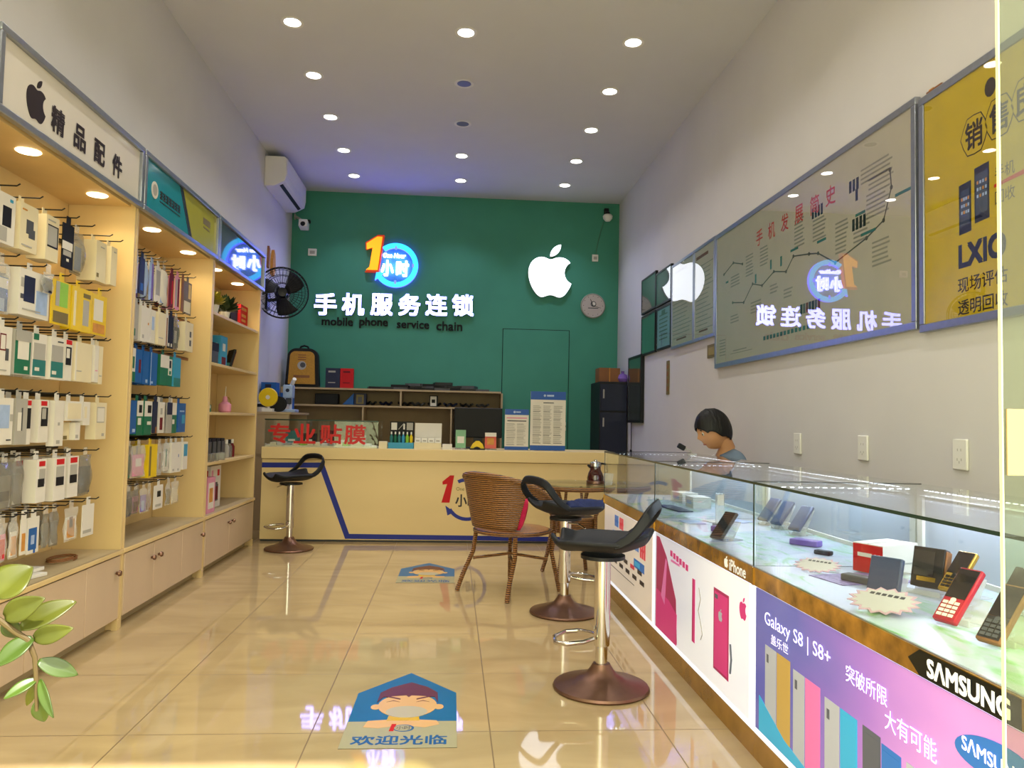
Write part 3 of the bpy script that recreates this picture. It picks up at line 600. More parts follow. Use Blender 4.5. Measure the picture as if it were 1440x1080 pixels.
sbox(6.03, 6.21, 1.756, 1.93, M_MATT, [], 'black gift box beside the red box on the top shelf', x=-1.72)
sbox(6.22, 6.43, 1.756, 1.945, M_RED, [(.1, .78, .8, .9, M_ORANGE), (.15, .5, .75, .62, M_ORANGE), (.15, .3, .7, .4, M_ORANGE), (.15, .1, .75, .2, M_ORANGE)], 'red gift box with gold print on the top shelf', x=-1.70)
Z = 1.413
sbox(5.25, 5.40, Z, Z+.13, M_PAPER, [], 'white carton on the second shelf beneath the yellow plant', dp=.12)
sbox(5.41, 5.55, Z, Z+.09, M_DGREY, [], 'grey carton on the second shelf beside the blue box', dp=.1)
sbox(5.41, 5.56, Z+.091, Z+.15, M_MATT, [], 'black carton stacked on the grey carton on the second shelf', dp=.12)
sbox(5.60, 5.76, Z, Z+.215, M_CYAN, [(.3, .5, .7, .75, M_PAPER), (.2, .05, .8, .3, M_MAROON)], 'tall light blue box on the second shelf', dp=.08)
solo('tablet_stand', MB().obox((-1.70, 5.98, Z+.075), (.016, .19, .14), M_MATT, (0, .25, .5)).obox((-1.688, 5.986, Z+.076), (.004, .16, .11), M_MAROON, (0, .25, .5)).obox((-1.735, 5.955, Z+.0205), (.08, .15, .04), M_TEALP, (0, 0, .5)), 'small dark tablet leaning on a green block on the second shelf', 'tablet')
Z = 1.079
sbox(5.28, 5.44, Z, Z+.05, M_GREENP, [(.1, .5, .9, .9, M_PAPER)], 'low green carton on the third shelf', dp=.12)
sbox(5.29, 5.39, Z+.051, Z+.12, M_MAROON, [], 'maroon carton stacked on the low green carton', dp=.08)
t = thing('perfume_bottle', 'pink glass bottle with a thin white stick on the third shelf', 'bottle', (-1.69, 5.86, Z))
MB().lathe([(.035, 0), (.045, .01), (.045, .06), (.02, .08), (.014, .12), (0, .12)], (-1.69, 5.86, Z), M_PINK, 16).build('bottle', t)
MB().tube([(-1.69, 5.86, Z+.10), (-1.67, 5.80, Z+.19)], .003, M_PAPER, 6).build('stick', t)
solo('wire_loop', MB().tube([(-1.70+.03*math.cos(a/16*6.2832), 5.94, Z+.062+.055*math.sin(a/16*6.2832)) for a in range(16)], .003, M_GOLD, 6, closed=True).box(-1.715, -1.685, 5.925, 5.955, Z, Z+.008, M_GOLD), 'gold wire loop stand beside the pink bottle', 'ornament')
Z = .741
for k in range(4):
    y = 5.46+k*.105
    solo('radio_speaker', MB().obox((-1.72, y, Z+.075), (.10, .09, .15), M_MATT).obox((-1.666, y, Z+.08), (.006, .07, .10), M_DGREY), f'small black speaker, {["first", "second", "third", "fourth"][k]} from the entrance end of the fourth shelf', 'speaker', 'black speakers on the fourth shelf', bevel=.006)
for k, (y, m, r_) in enumerate(((5.90, M_GREY, .022), (5.97, M_SMOKE, .025), (6.05, M_MAROON, .02))):
    t = thing('small_bottle', f'small {["grey", "smoky clear", "maroon"][k]} bottle on the fourth shelf beside the black speakers', 'bottle', (-1.68, y, Z), 0, 'bottles on the fourth shelf')
    MB().lathe([(r_*.9, 0), (r_, .01), (r_, .08), (r_*.5, .1), (r_*.5, .105)], (-1.68, y, Z), m, 14).build('bottle', t)
    MB().lathe([(r_*.55, .1055), (r_*.55, .135), (0, .135)], (-1.68, y, Z), M_WHITE if k != 1 else M_MATT, 12).build('cap', t)
for k in range(3):
    y = 5.36+k*.13
    solo('earphone_case', MB().obox((-1.635, y, Z+.028), (.05, .07, .055), M_SMOKE, (0, 0, .2*k)), f'clear little case, {["first", "second", "third"][k]} from the entrance end along the front of the fourth shelf', 'case', 'clear cases on the fourth shelf', bevel=.005)
Z = .391
t = sbox(5.33, 5.50, Z, Z+.24, M_PINK, [(.15, .12, .85, .85, M_PAPER), (.25, .3, .7, .7, M_ORANGE), (.3, .14, .7, .22, M_PAPER)], 'pink and white gift box on the ledge beside the white speaker carton', x=-1.63, dp=.05)
sbox(5.62, 5.86, Z, Z+.30, M_PAPER, [(.08, .75, .25, .9, M_PINK), (.65, .75, .85, .9, M_RED), (.32, .15, .75, .55, M_DGREY), (.4, .55, .67, .6, M_DGREY), (.5, .18, .73, .5, M_MAROON)], 'white carton picturing a dark portable speaker on the ledge', x=-1.70, dp=.12, name='speaker_carton')
# ================================================================== green wall: lit signs, clock, cameras
M_LITW = emis('lit_white_acrylic', '9094ff', 11)
M_LITA = emis('lit_apple_acrylic', 'eef6ff', 2.2)
M_LITB = emis('lit_blue_acrylic', '2fb4ff', 2.2)
M_LITO = emis('lit_orange_acrylic', 'ffa61e', 1.1)
M_LITR = mat('red_orange_edge', 'd8401c', .4, emit=.35, var=.02)
M_RIM = mat('blue_letter_rim', '4a52d8', .4, emit=4, emit_col='4a50ff', var=.02)
M_BLKL = mat('black_letter', '0a0c0b', .7, var=.05)
YW = YB-.0005
lg = thing('logo_sign', 'lit round one hour logo with orange numeral and blue ring on the green wall', 'sign', (-.75, YB, 2.63))
cx, cz, R0, R1 = -.715, 2.885, .205, .265
def arc(a0, a1, r0, r1, n=40):
    o = [(cx+r1*math.cos(a0+(a1-a0)*k/n), cz+r1*math.sin(a0+(a1-a0)*k/n)) for k in range(n+1)]
    return o+[(cx+r0*math.cos(a1+(a0-a1)*k/n), cz+r0*math.sin(a1+(a0-a1)*k/n)) for k in range(n+1)]
a0, a1 = math.radians(128), math.radians(-142)
ring = MB().prism(arc(a0, a1, R0, R1), (0, YW, 0), UB, VZ, .05, M_LITB, M_RIM)
t1 = a1; tip = (cx+.235*math.cos(t1-.33), cz+.235*math.sin(t1-.33))
ring.prism([(cx+.175*math.cos(t1), cz+.175*math.sin(t1)), (cx+.305*math.cos(t1), cz+.305*math.sin(t1)), tip], (0, YW-.0004, 0), UB, VZ, .052, M_LITB, M_RIM)
ring.build('ring_arrow', lg, label='blue lit ring ending in an arrow')
tk = MB()
for a in (90, 0, -90): tk.prism([(cx+math.cos(math.radians(a))*.205+dx*.012, cz+math.sin(math.radians(a))*.205+dy*.022) for dx, dy in ((-1, -1), (1, -1), (1, 1), (-1, 1))], (0, YW-.0502, 0), UB, VZ, .003, M_RIM)
tk.build('clock_tick', lg)
one = [(-1.07, 2.795), (-.915, 2.795), (-.855, 3.225), (-.925, 3.225), (-1.075, 3.135), (-1.065, 3.075), (-.985, 3.09), (-1.0, 2.95)]
one = [(-1.075, 2.79), (-.91, 2.79), (-.855, 3.235), (-.93, 3.235), (-1.075, 3.14), (-1.07, 3.06), (-.99, 3.085), (-1.025, 2.83)]
n_ = MB().prism(one, (0, YW, 0), UB, VZ, .07, M_LITR)
c_ = (sum(p[0] for p in one)/8, sum(p[1] for p in one)/8)
n_.prism([(c_[0]+(x-c_[0])*.84, c_[1]+(z-c_[1])*.90) for x, z in one], (0, YW-.0704, 0), UB, VZ, .004, M_LITO)
n_.build('numeral', lg, label='orange lit numeral one with red edge')
MB().text('小', (-.815, YW, 2.85), UB, VZ, M_LITW, .15, .19, .05, .03, mside=M_LITW).build('character', lg, label='white lit character')
MB().text('时', (-.635, YW, 2.85), UB, VZ, M_LITW, .15, .19, .05, .03, mside=M_LITW).build('character', lg, label='white lit character')
MB().text('One Hour', (-.735, YW, 3.005), UB, VZ, M_LITW, .27, .052, .04, .03, shear=.2, mside=M_LITW).build('small_lettering', lg, label='small white lit words')
ts = thing('shop_name_sign', 'row of six large white lit characters under the round logo', 'sign', (-.71, YB, 2.26))
for ch, x, z in zip('手机服务连锁', (-1.522, -1.199, -.865, -.539, -.220, .095), (2.391, 2.40, 2.408, 2.415, 2.423, 2.43)):
    MB().text(ch, (x, YW, z), UB, VZ, M_LITW, .262, .262, .05, .03, mside=M_WHITE).build('character', ts)
ws = thing('english_name_sign', 'row of small black letters reading mobile phone service chain', 'sign', (-.70, YB, 2.14))
for wd, xa, xb, z in (('mobile', -1.565, -1.20, 2.195), ('phone', -1.125, -.79, 2.19), ('service', -.685, -.30, 2.185), ('chain', -.215, .095, 2.18)):
    MB().text(wd, ((xa+xb)/2, YW, z), UB, VZ, M_BLKL, xb-xa, None, .015, .05).build('word', ws)
ap = thing('fruit_logo_sign', 'large white lit apple shape with a bite, on the green wall', 'sign', (1.13, YB, 2.57))
apple(MB(), (1.135, YW, 2.885), UB, VZ, .645, M_LITA, .05, 0, M_WHITE).build('body', ap)
apple(MB(), (1.135, YW, 2.885), UB, VZ, .645, M_LITA, .05, 1, M_WHITE).build('leaf', ap)
# clock
ck = thing('wall_clock', 'round pale wall clock with dark centre emblem on the green wall', 'clock', (1.671, YB, 2.33))
MB().lathe([(0, 0), (.148, 0), (.152, -.02), (.142, -.035), (.136, -.028), (0, -.028)], (1.671, YW, 2.479), M_GREY, 40, axis='y').build('case', ck)
f_ = MB().lathe([(0, -.0285), (.135, -.0285), (.135, -.030), (0, -.030)], (1.671, YW, 2.479), mat('clock_face', 'b9aea6', .4, var=.03), 36, axis='y')
for k in range(12):
    a = k*math.pi/6; f_.prism([(1.671+math.sin(a)*.118+dx*.004, 2.479+math.cos(a)*.118+dz*.004) for dx, dz in ((-1, -1), (1, -1), (1, 1), (-1, 1))], (0, YW-.0301, 0), UB, VZ, .001, M_DGREY)
f_.prism([(1.675+.035*math.cos(a*.5236), 2.50+.035*math.sin(a*.5236)) for a in range(12)], (0, YW-.0301, 0), UB, VZ, .001, M_DGREY)
f_.prism([(1.678+.022*math.cos(a*.5236), 2.503+.022*math.sin(a*.5236)) for a in range(12)], (0, YW-.0312, 0), UB, VZ, .001, M_PAPER)
f_.rect((0, YW-.0301, 0), UB, VZ, 1.61, 1.735, 2.445, 2.455, M_DGREY)
f_.build('dial', ck)
MB().prism([(1.667, 2.479), (1.675, 2.479), (1.64, 2.56), (1.634, 2.557)], (0, YW-.032, 0), UB, VZ, .0015, M_MATT).build('hand', ck)
MB().prism([(1.669, 2.482), (1.669, 2.476), (1.765, 2.45), (1.765, 2.454)], (0, YW-.0335, 0), UB, VZ, .0015, M_MATT).build('hand', ck)
# wall sockets on the green wall
def plate(x, z, w, h, label, grp='small boxes on the green wall'):
    t = thing('junction_box', label, 'junction box', (x, YB, z-h/2), 0, grp)
    MB().box(x-w/2, x+w/2, YW-.022, YW, z-h/2, z+h/2, M_WHITE).build('cover', t, bevel=.004)
    MB().box(x-w*.28, x+w*.3, YW-.0235, YW-.0222, z-h*.25, z+h*.2, M_GREY).build('insert', t)
plate(-1.70, 3.01, .10, .085, 'white square junction box below the corner camera beside the air conditioner')
plate(1.69, 3.068, .075, .085, 'white square junction box between the lit apple and the ceiling camera')
M_CABLE = mat('green_grey_cable', '4f7a66', .5, var=.05)
solo('thin_cable', MB().tube([(1.70, YW-.006, 3.112), (1.72, YW-.006, 3.25), (1.755, YW-.006, 3.40), (1.79, YW-.006, 3.53)], .004, M_CABLE, 6), 'thin cable running up the green wall to the corner camera', 'cable')
# corner cameras
t = thing('security_camera', 'white corner camera on a bracket below the air conditioner', 'security camera', (-1.80, YB, 3.24), 0, 'security cameras')
MB().tube([(-1.90, YW-.04, 3.42), (-1.84, YW-.10, 3.38), (-1.78, YW-.16, 3.335)], .014, M_GREY, 8).lathe([(.035, 0), (.035, .012)], (-1.915, YW-.04, 3.42), M_GREY, 14, axis='x').build('bracket', t)
MB().obox((-1.77, YW-.21, 3.285), (.10, .14, .09), M_WHITE, (-.15, 0, 0)).build('housing', t, bevel=.01)
MB().lathe([(0, -.012), (.026, -.012), (.03, 0), (.03, .01)], (-1.77, YW-.275, 3.28), M_MATT, 16, axis='y').build('lens', t)
MB().obox((-1.73, YW-.17, 3.335), (.05, .06, .03), M_MATT).build('mount', t)
t = thing('security_camera', 'small white dome camera with black top in the corner over the clock', 'security camera', (1.82, YB, 3.50), 0, 'security cameras')
MB().box(1.79, 1.845, YW-.05, YW, 3.60, 3.68, M_MATT).obox((1.82, YW-.07, 3.60), (.05, .08, .06), M_MATT, (.4, 0, 0)).build('mount', t, bevel=.006)
MB().lathe([(0, -.055), (.03, -.05), (.055, -.02), (.06, .01), (.045, .03), (0, .035)], (1.82, YW-.10, 3.555), M_WHITE, 18).build('dome', t)
# ------------------------------------------------------------------ air conditioner on the left wall
ac = thing('air_conditioner', 'white split air conditioner high on the left wall by the green wall', 'air conditioner', (XL, 8.32, 3.39))
y0, y1 = 7.80, 8.83
prof = [(XL+.001, 3.69), (XL+.19, 3.69), (XL+.215, 3.67), (XL+.215, 3.49), (XL+.205, 3.44), (XL+.10, 3.385), (XL+.001, 3.385)]
M_AC = mat('aircon_white', 'dcd8d6', .35, var=.015)
b = MB(); n = len(prof)
b.add([(x, y, z) for y in (y0, y1) for x, z in prof], [tuple(range(n)), tuple(range(2*n-1, n-1, -1))]+[(i, n+i, n+(i+1) % n, (i+1) % n) for i in range(n)], M_AC)
b.build('casing', ac, bevel=.006)
MB().box(XL+.2155, XL+.221, y0+.012, y1-.012, 3.50, 3.672, M_AC).build('front_panel', ac, bevel=.004)
MB().obox((XL+.158, (y0+y1)/2, 3.412), (.035, y1-y0-.12, .008), M_MATT, (0, -.49, 0)).build('outlet_slot', ac, label='dark air outlet slot')
MB().obox((XL+.186, (y0+y1)/2, 3.4285), (.026, y1-y0-.10, .005), M_AC, (0, -.49, 0)).build('louvre', ac)
MB().box(XL+.02, XL+.18, y0+.03, y1-.03, 3.6905, 3.70, M_MATT).build('top_grille', ac)
# ------------------------------------------------------------------ fan on the left wall behind the racks
fn = thing('wall_fan', 'large black wall fan in front of the left wall beyond the racks', 'fan', (-1.78, 7.98, 2.06))
fc = Vector((-1.765, 7.95, 2.325)); Rf = Matrix.Rotation(math.radians(14), 3, 'Z')
def fl(mb, prof, m, seg=40):
    tmp = MB().lathe(prof, (0, 0, 0), m, seg, axis='y'); tmp.v = [tuple(fc+Rf@Vector(v)) for v in tmp.v]; mb.add(tmp.v, tmp.f, m); return mb
M_FANB = mat('black_fan_enamel', '141317', .35, var=.1)
fl(MB(), [(.035, .10), (.065, .08), (.07, .19), (.04, .20)], M_FANB, 24).build('motor', fn)
g = MB()
def wire(pts, r=.0035, seg=5, closed=False): g.tube([fc+Rf@Vector(p) for p in pts], r, M_FANB, seg, closed=closed)
for rad, yy, rw in ((.26, .0, .007), (.225, -.05, .003), (.16, -.075, .003), (.08, -.085, .004), (.26, .05, .005), (.20, .09, .003), (.12, .10, .003)):
    wire([(rad*math.cos(a*math.pi/18), yy, rad*math.sin(a*math.pi/18)) for a in range(36)], rw, 5, True)
for k in range(40):
    a = k*math.pi/20; c, s_ = math.cos(a), math.sin(a)
    wire([(.08*c, -.085, .08*s_), (.16*c, -.075, .16*s_), (.225*c, -.05, .225*s_), (.26*c, 0, .26*s_), (.26*c, .05, .26*s_), (.20*c, .09, .20*s_), (.06*c, .10, .06*s_)], .0019, 4)
g.build('guard', fn)
for k in range(3):
    bl = MB(); a0 = k*2*math.pi/3+.5
    def bf(u, v):
        r = .05+.185*v; a = a0+(u-.5)*(1.25-.35*v)+.35*v; p = Vector((r*math.cos(a), .01-.05*(u-.5), r*math.sin(a))); return tuple(fc+Rf@p)
    bl.grid(bf, 8, 6, M_FANB); bl.build('blade', fn, solid=.004)
fl(MB(), [(0, -.05), (.045, -.045), (.055, .02), (.055, .05)], M_FANB, 20).build('hub', fn)
MB().tube([fc+Vector((-.03, .17, -.02)), fc+Vector((-.09, .16, -.05)), (XL+.02, 8.09, 2.26)], .018, M_FANB, 10).box(XL, XL+.02, 8.03, 8.15, 2.16, 2.36, M_FANB).build('bracket', fn)
# orange ornament hung on the wall over the fan
solo('orange_ornament', MB().prism([(8.18, 2.56), (8.26, 2.54), (8.30, 2.66), (8.27, 2.78), (8.22, 2.82), (8.17, 2.70)], (XL, 0, 0), UL, VZ, .03, M_ORANGE).prism([(8.02, 2.60), (8.06, 2.59), (8.08, 2.80), (8.03, 2.82)], (XL, 0, 0), UL, VZ, .02, M_BROWN), 'orange ornament hanging on the left wall above the fan', 'ornament')
# ------------------------------------------------------------------ shelving against the green wall
SX0, SX1, SY = -1.93, .575, 8.80
M_SHELF = mat('grey_maple_shelf', 'b39c78', .5, var=.06, scale=5)
sh = thing('wall_shelving', 'long low shelf unit against the green wall behind the reception counter', 'shelf unit', (-.68, 9.0, 0))
for z in (1.395, 1.205): MB().box(SX0, SX1-.021, SY, 9.155, z-.02, z, M_SHELF).build('shelf', sh)
for x in (-.60, -1.93, SX1-.02): MB().box(x, x+.02, SY+.002, 9.155, 1.2055, 1.3745, M_SHELF).build('upright', sh)
MB().box(SX0, SX1, 9.1555, 9.168, .02, 1.39, mat('shelf_back', '8f7a5a', .6, var=.06)).build('back_panel', sh)
for x in (-1.93, -1.02, -.02, .05, SX1-.02): MB().box(x, x+.018, SY+.002, 9.155, 0, 1.1845, M_SHELF).build('upright', sh)
MB().box(SX0, -.02, SY, 9.155, .70, .72, M_SHELF).build('worktop', sh)
def clutter(name, mb, label, cat, grp=None, **k): return solo(name, mb, label, cat, grp, **k)
# stacks lying on top: dark flat devices
random.seed(11)
for k in range(9):
    x = -.88+k*.148; n = (1, 1, 2, 3, 3, 3, 2, 2, 1)[k]; z = 1.396
    for q in range(n):
        th = random.uniform(.02, .034)
        clutter('flat_device', MB().obox((x+random.uniform(-.02, .02), 8.97, z+th/2), (.20, .26, th), [M_MATT, M_BLACK, M_DGREY][(k+q) % 3], (0, 0, random.uniform(-.2, .2))),
                f'dark flat device, {["bottom", "second", "third"][q]} in the {ORD[k]} stack from the red box on the shelving', 'device', 'flat devices stacked on top of the wall shelving'); z += th+.0005
for k in range(8):
    x = -.95+k*.185
    if abs(x+.60) < .13: x += .03
    z = 1.206
    clutter('cable_bundle', MB().tube([(x-.07+.014*i, 8.93+(.035*math.sin(i*1.7+k)), z+.015+.012*(1+math.cos(i*1.3))) for i in range(11)], .0145, [M_MATT, M_NAVY, M_BLACK, M_DGREY][k % 4], 7),
            f'dark cable bundle lying inside the upper shelf bay, {ORD[k]} from the yellow tool box', 'cable bundle', 'cable bundles in the wall shelving')
clutter('tool_box', MB().box(-1.115, -.985, 8.84, 8.96, 1.206, 1.34, M_NAVY).rect((0, 8.84, 0), UB, VZ, -1.095, -1.01, 1.22, 1.325, M_OLIVE).rect((0, 8.839, 0), UB, VZ, -1.075, -1.03, 1.235, 1.30, M_DGREY).prism([(-1.25, 1.21), (-1.125, 1.21), (-1.125, 1.34)], (0, 8.90, 0), UB, VZ, .05, M_BLUEP), 'navy box with olive picture and blue wedge on the middle shelf', 'box')
clutter('device_box', MB().box(.005-.27, .10-.27, 8.86, 8.95, 1.206, 1.335, M_MATT).rect((0, 8.86, 0), UB, VZ, -.255, -.185, 1.215, 1.325, M_PAPER).rect((0, 8.859, 0), UB, VZ, -.24, -.20, 1.25, 1.29, M_MATT), 'black box with white figure on the middle shelf', 'box')
clutter('tool_case', MB().box(-1.56, -1.30, 8.84, 8.98, 1.206, 1.33, M_MATT), 'plain black case on the middle shelf', 'case', bevel=.01)
# books and backpack on top
for nm, x0, x1, m, lb in (('gift_box', -1.445, -1.285, M_NAVY, 'black upright box beside the red one on the wall shelving'), ('gift_box', -1.28, -1.135, M_RED, 'red upright box beside the black one on the wall shelving')):
    b = MB().box(x0, x1, 8.83, 8.90, 1.396, 1.62, m); b.rect((x0, 8.83, 0), UB, VZ, .03, .11, 1.57, 1.59, M_GREY if m is M_NAVY else M_MAROON).rect((x0, 8.83, 0), UB, VZ, .03, .11, 1.45, 1.46, M_GREY if m is M_NAVY else M_MAROON)
    solo(nm, b, lb, 'box')
bp = thing('backpack', 'orange and black backpack standing on the wall shelving', 'backpack', (-1.71, 8.88, 1.396))
M_BAGO = mat('orange_nylon', 'b8862f', .55, var=.12, scale=60)
def rrect(w0, w1, h, r, n=8):
    """bag outline, wide at the bottom, rounded at the top"""
    p = [(-w0/2, .0), (w0/2, 0)]
    for k in range(n+1):
        a = k*math.pi/2/n; p.append((w1/2-r+r*math.cos(a), h-r+r*math.sin(a)))
    for k in range(n+1):
        a = math.pi/2+k*math.pi/2/n; p.append((-w1/2+r+r*math.cos(a), h-r+r*math.sin(a)))
    return p
MB().prism(rrect(.38, .34, .44, .10), (-1.71, 8.97, 1.397), UB, VZ, .13, M_MATT).build('body', bp, bevel=.02)
fp = MB().prism(rrect(.30, .27, .37, .06), (-1.71, 8.8395, 1.43), UB, VZ, .03, M_BAGO)
fp.prism([(.05*math.cos(a*.5236)-1.71, 1.64+.05*math.sin(a*.5236)) for a in range(12)], (0, 8.8093, 0), UB, VZ, .001, M_GREY)
fp.prism([(.03*math.cos(a*.5236)-1.70, 1.645+.03*math.sin(a*.5236)) for a in range(12)], (0, 8.808, 0), UB, VZ, .001, M_DGREY)
for q in range(3): fp.rect((-1.71, 8.8093, 1.70+.026*q), UB, VZ, -.045, .045, 0, .012, M_BROWN)
fp.rect((-1.71, 8.8093, 1.50), UB, VZ, -.09, .09, 0, .03, M_BROWN)
fp.build('front_pocket', bp, bevel=.008, label='orange front pocket with grey badge')
MB().tube([(-1.76, 8.93, 1.836), (-1.75, 8.93, 1.862), (-1.71, 8.93, 1.875), (-1.67, 8.93, 1.862), (-1.66, 8.93, 1.836)], .011, M_MATT, 8).build('handle', bp)
# side bench with repair tools, at the left wall beyond the racks
sb = thing('repair_bench', 'narrow repair bench along the left wall behind the reception counter', 'bench', (-1.79, 7.75, 0))
MB().box(XL+.003, -1.50, 7.30, 8.20, 1.08, 1.10, M_SHELF).build('upper_board', sb)
MB().box(XL+.003, -1.50, 7.30, 8.20, .70, .72, M_SHELF).build('lower_board', sb)
for y in (7.31, 8.17): MB().box(XL+.003, -1.52, y, y+.02, 0, 1.0795, M_SHELF).build('side', sb)
Z = 1.101
tg = thing('magnifier_lamp', 'yellow disc shaped work lamp on a white foot, left of the glass case', 'lamp', (-1.73, 7.35, Z))
MB().lathe([(0, -.02), (.085, -.02), (.09, 0), (.085, .012), (0, .012)], (-1.73, 7.37, Z+.135), M_YEL, 28, axis='y').build('disc', tg, label='yellow disc')
MB().lathe([(0, -.0225), (.02, -.0225), (.02, -.0202), (0, -.0202)], (-1.73, 7.37, Z+.135), M_PAPER, 14, axis='y').build('badge', tg)
MB().box(-1.78, -1.68, 7.34, 7.41, Z, Z+.03, M_WHITE).tube([(-1.73, 7.384, Z+.03), (-1.73, 7.384, Z+.08)], .012, M_WHITE, 8).build('foot', tg)
tg = thing('microscope', 'pale blue repair microscope on the bench beside the backpack', 'microscope', (-1.62, 7.75, Z))
MB().box(-1.70, -1.54, 7.66, 7.86, Z, Z+.03, M_LBLUE).tube([(-1.62, 7.83, Z+.03), (-1.62, 7.83, Z+.24)], .018, M_WHITE, 10).build('stand', tg, bevel=.005)
MB().box(-1.665, -1.575, 7.68, 7.81, Z+.14, Z+.27, M_LBLUE).lathe([(.03, -.06), (.03, 0)], (-1.62, 7.745, Z+.14), M_DGREY, 14).build('head', tg, bevel=.008)
MB().lathe([(0, -.004), (.018, -.004), (.018, 0)], (-1.62, 7.679, Z+.215), M_NAVY, 14, axis='y').build('knob', tg)
MB().tube([(-1.60, 7.77, Z+.2705), (-1.56, 7.70, Z+.33)], .02, M_WHITE, 10).build('eyepiece', tg)
solo('helmet', MB().lathe([(.0, .13), (.05, .12), (.085, .08), (.095, .03), (.09, 0), (.08, 0), (.08, .03)], (-1.80, 7.62, Z), M_WHITE, 20).lathe([(.096, .045), (.098, .06), (.093, .075)], (-1.80, 7.62, Z), M_MATT, 20), 'white and black rounded dome beside the yellow lamp', 'cover')
solo('blue_carton', MB().box(-1.93, -1.78, 7.90, 8.05, Z, Z+.30, M_BLUEP).rect((-1.93, 7.90, Z), UB, VZ, .02, .12, .03, .22, M_LBLUE).rect((-1.93, 7.8995, Z), UB, VZ, .04, .10, .24, .28, M_NAVY), 'tall blue and white carton at the left wall behind the yellow lamp', 'carton')
solo('blue_carton', MB().box(-1.76, -1.64, 8.0, 8.12, Z, Z+.20, M_BLUEP).rect((-1.76, 8.0, Z), UB, VZ, .02, .10, .02, .15, M_PAPER), 'lower blue carton between the tall blue carton and the microscope', 'carton')
solo('black_reel', MB().lathe([(.02, -.04), (.075, -.04), (.075, -.03), (.04, -.028), (.04, .028), (.075, .03), (.075, .04), (.02, .04)], (-1.67, 7.52, Z+.0755), M_MATT, 22, axis='y'), 'black reel standing between the yellow lamp and the microscope', 'reel')
# dark steel cabinet in the far corner
cb = thing('steel_cabinet', 'tall dark navy cabinet in the far corner by the green wall', 'cabinet', (1.82, 8.83, 0))
M_CABN = mat('navy_cabinet', '171c33', .45, var=.1)
MB().box(1.655, XR-.014, 8.55, 9.11, 0, 1.53, mat('dark_cabinet_side', '17161a', .5, var=.1)).build('body', cb, bevel=.004)
for k, (z0, z1) in enumerate(((.04, .72), (.74, 1.18), (1.20, 1.50))):
    d = MB().box(1.665, XR-.02, 8.536, 8.549, z0, z1, M_CABN).build('door', cb, bevel=.003)
    MB().box(1.69, 1.705, 8.526, 8.5355, z1-.16, z1-.06, M_GREY).build('handle', d)
solo('cardboard_box', MB().box(1.66, 1.90, 8.62, 8.86, 1.531, 1.69, M_BROWN).box(1.775, 1.785, 8.619, 8.6195, 1.531, 1.69, M_ORANGE), 'brown cardboard box on top of the dark corner cabinet', 'box', bevel=.003)
solo('purple_ball_bag', MB().lathe([(0, 0), (.05, .005), (.065, .04), (.05, .085), (.015, .10), (.02, .125), (0, .125)], (1.935, 8.64, 1.531), M_PURPLE, 16), 'purple tied bag on the dark corner cabinet beside the brown box', 'bag')
# ================================================================== reception counter
RY = 6.68; RX0, RX1 = -1.60, 1.46; RT = .80
M_STRIPE = mat('blue_stripe', '1d2a86', .4, var=.04)
rc = thing('reception_counter', 'long cream reception counter with a blue zigzag stripe across the shop', 'counter', (0, 6.95, 0))
MB().box(RX0, RX1, RY+.012, RY+.58, .02, .695, M_CREAM).build('body', rc)
fr = MB().box(RX0, RX1, RY, RY+.0118, .02, .695, M_CREAM)
st = [(RX0, .665), (-1.085, .672), (-.852, .070), (RX1, .058), (RX1, .018), (-.885, .028), (-1.118, .628), (RX0, .622)]
fr.prism(st, (0, RY, 0), UB, VZ, .001, M_STRIPE)
# logo decal
lc = (.145, .375)
def ar(r0, r1, a0, a1, n=28):
    o = [(lc[0]+r1*math.cos(math.radians(a0+(a1-a0)*k/n)), lc[1]+r1*math.sin(math.radians(a0+(a1-a0)*k/n))) for k in range(n+1)]
    return o+[(lc[0]+r0*math.cos(math.radians(a1+(a0-a1)*k/n)), lc[1]+r0*math.sin(math.radians(a1+(a0-a1)*k/n))) for k in range(n+1)]
fr.prism(ar(.155, .185, 118, -150), (0, RY, 0), UB, VZ, .001, M_STRIPE)
fr.prism([(lc[0]-.185, lc[1]-.055), (lc[0]-.105, lc[1]-.11), (lc[0]-.165, lc[1]-.14)], (0, RY, 0), UB, VZ, .0012, M_STRIPE)
fr.prism([(-.075, .345), (-.005, .345), (.03, .58), (-.005, .58), (-.07, .525), (-.068, .50), (-.03, .505)], (0, RY, 0), UB, VZ, .0014, M_RED)
fr.text('小时', (.145, RY, .365), UB, VZ, M_INK, .20, .11, .0012, .02)
fr.text('One Hour', (.135, RY, .465), UB, VZ, M_OLIVE, .17, .03, .0012)
fr.build('front_panel', rc)
MB().box(RX0-.004, RX1+.004, RY-.025, RY+.60, .700, RT, M_CREAM).build('top', rc, bevel=.004)
MB().box(RX0, RX1, RY+.03, RY+.55, 0, .0195, M_DGREY).build('plinth', rc)
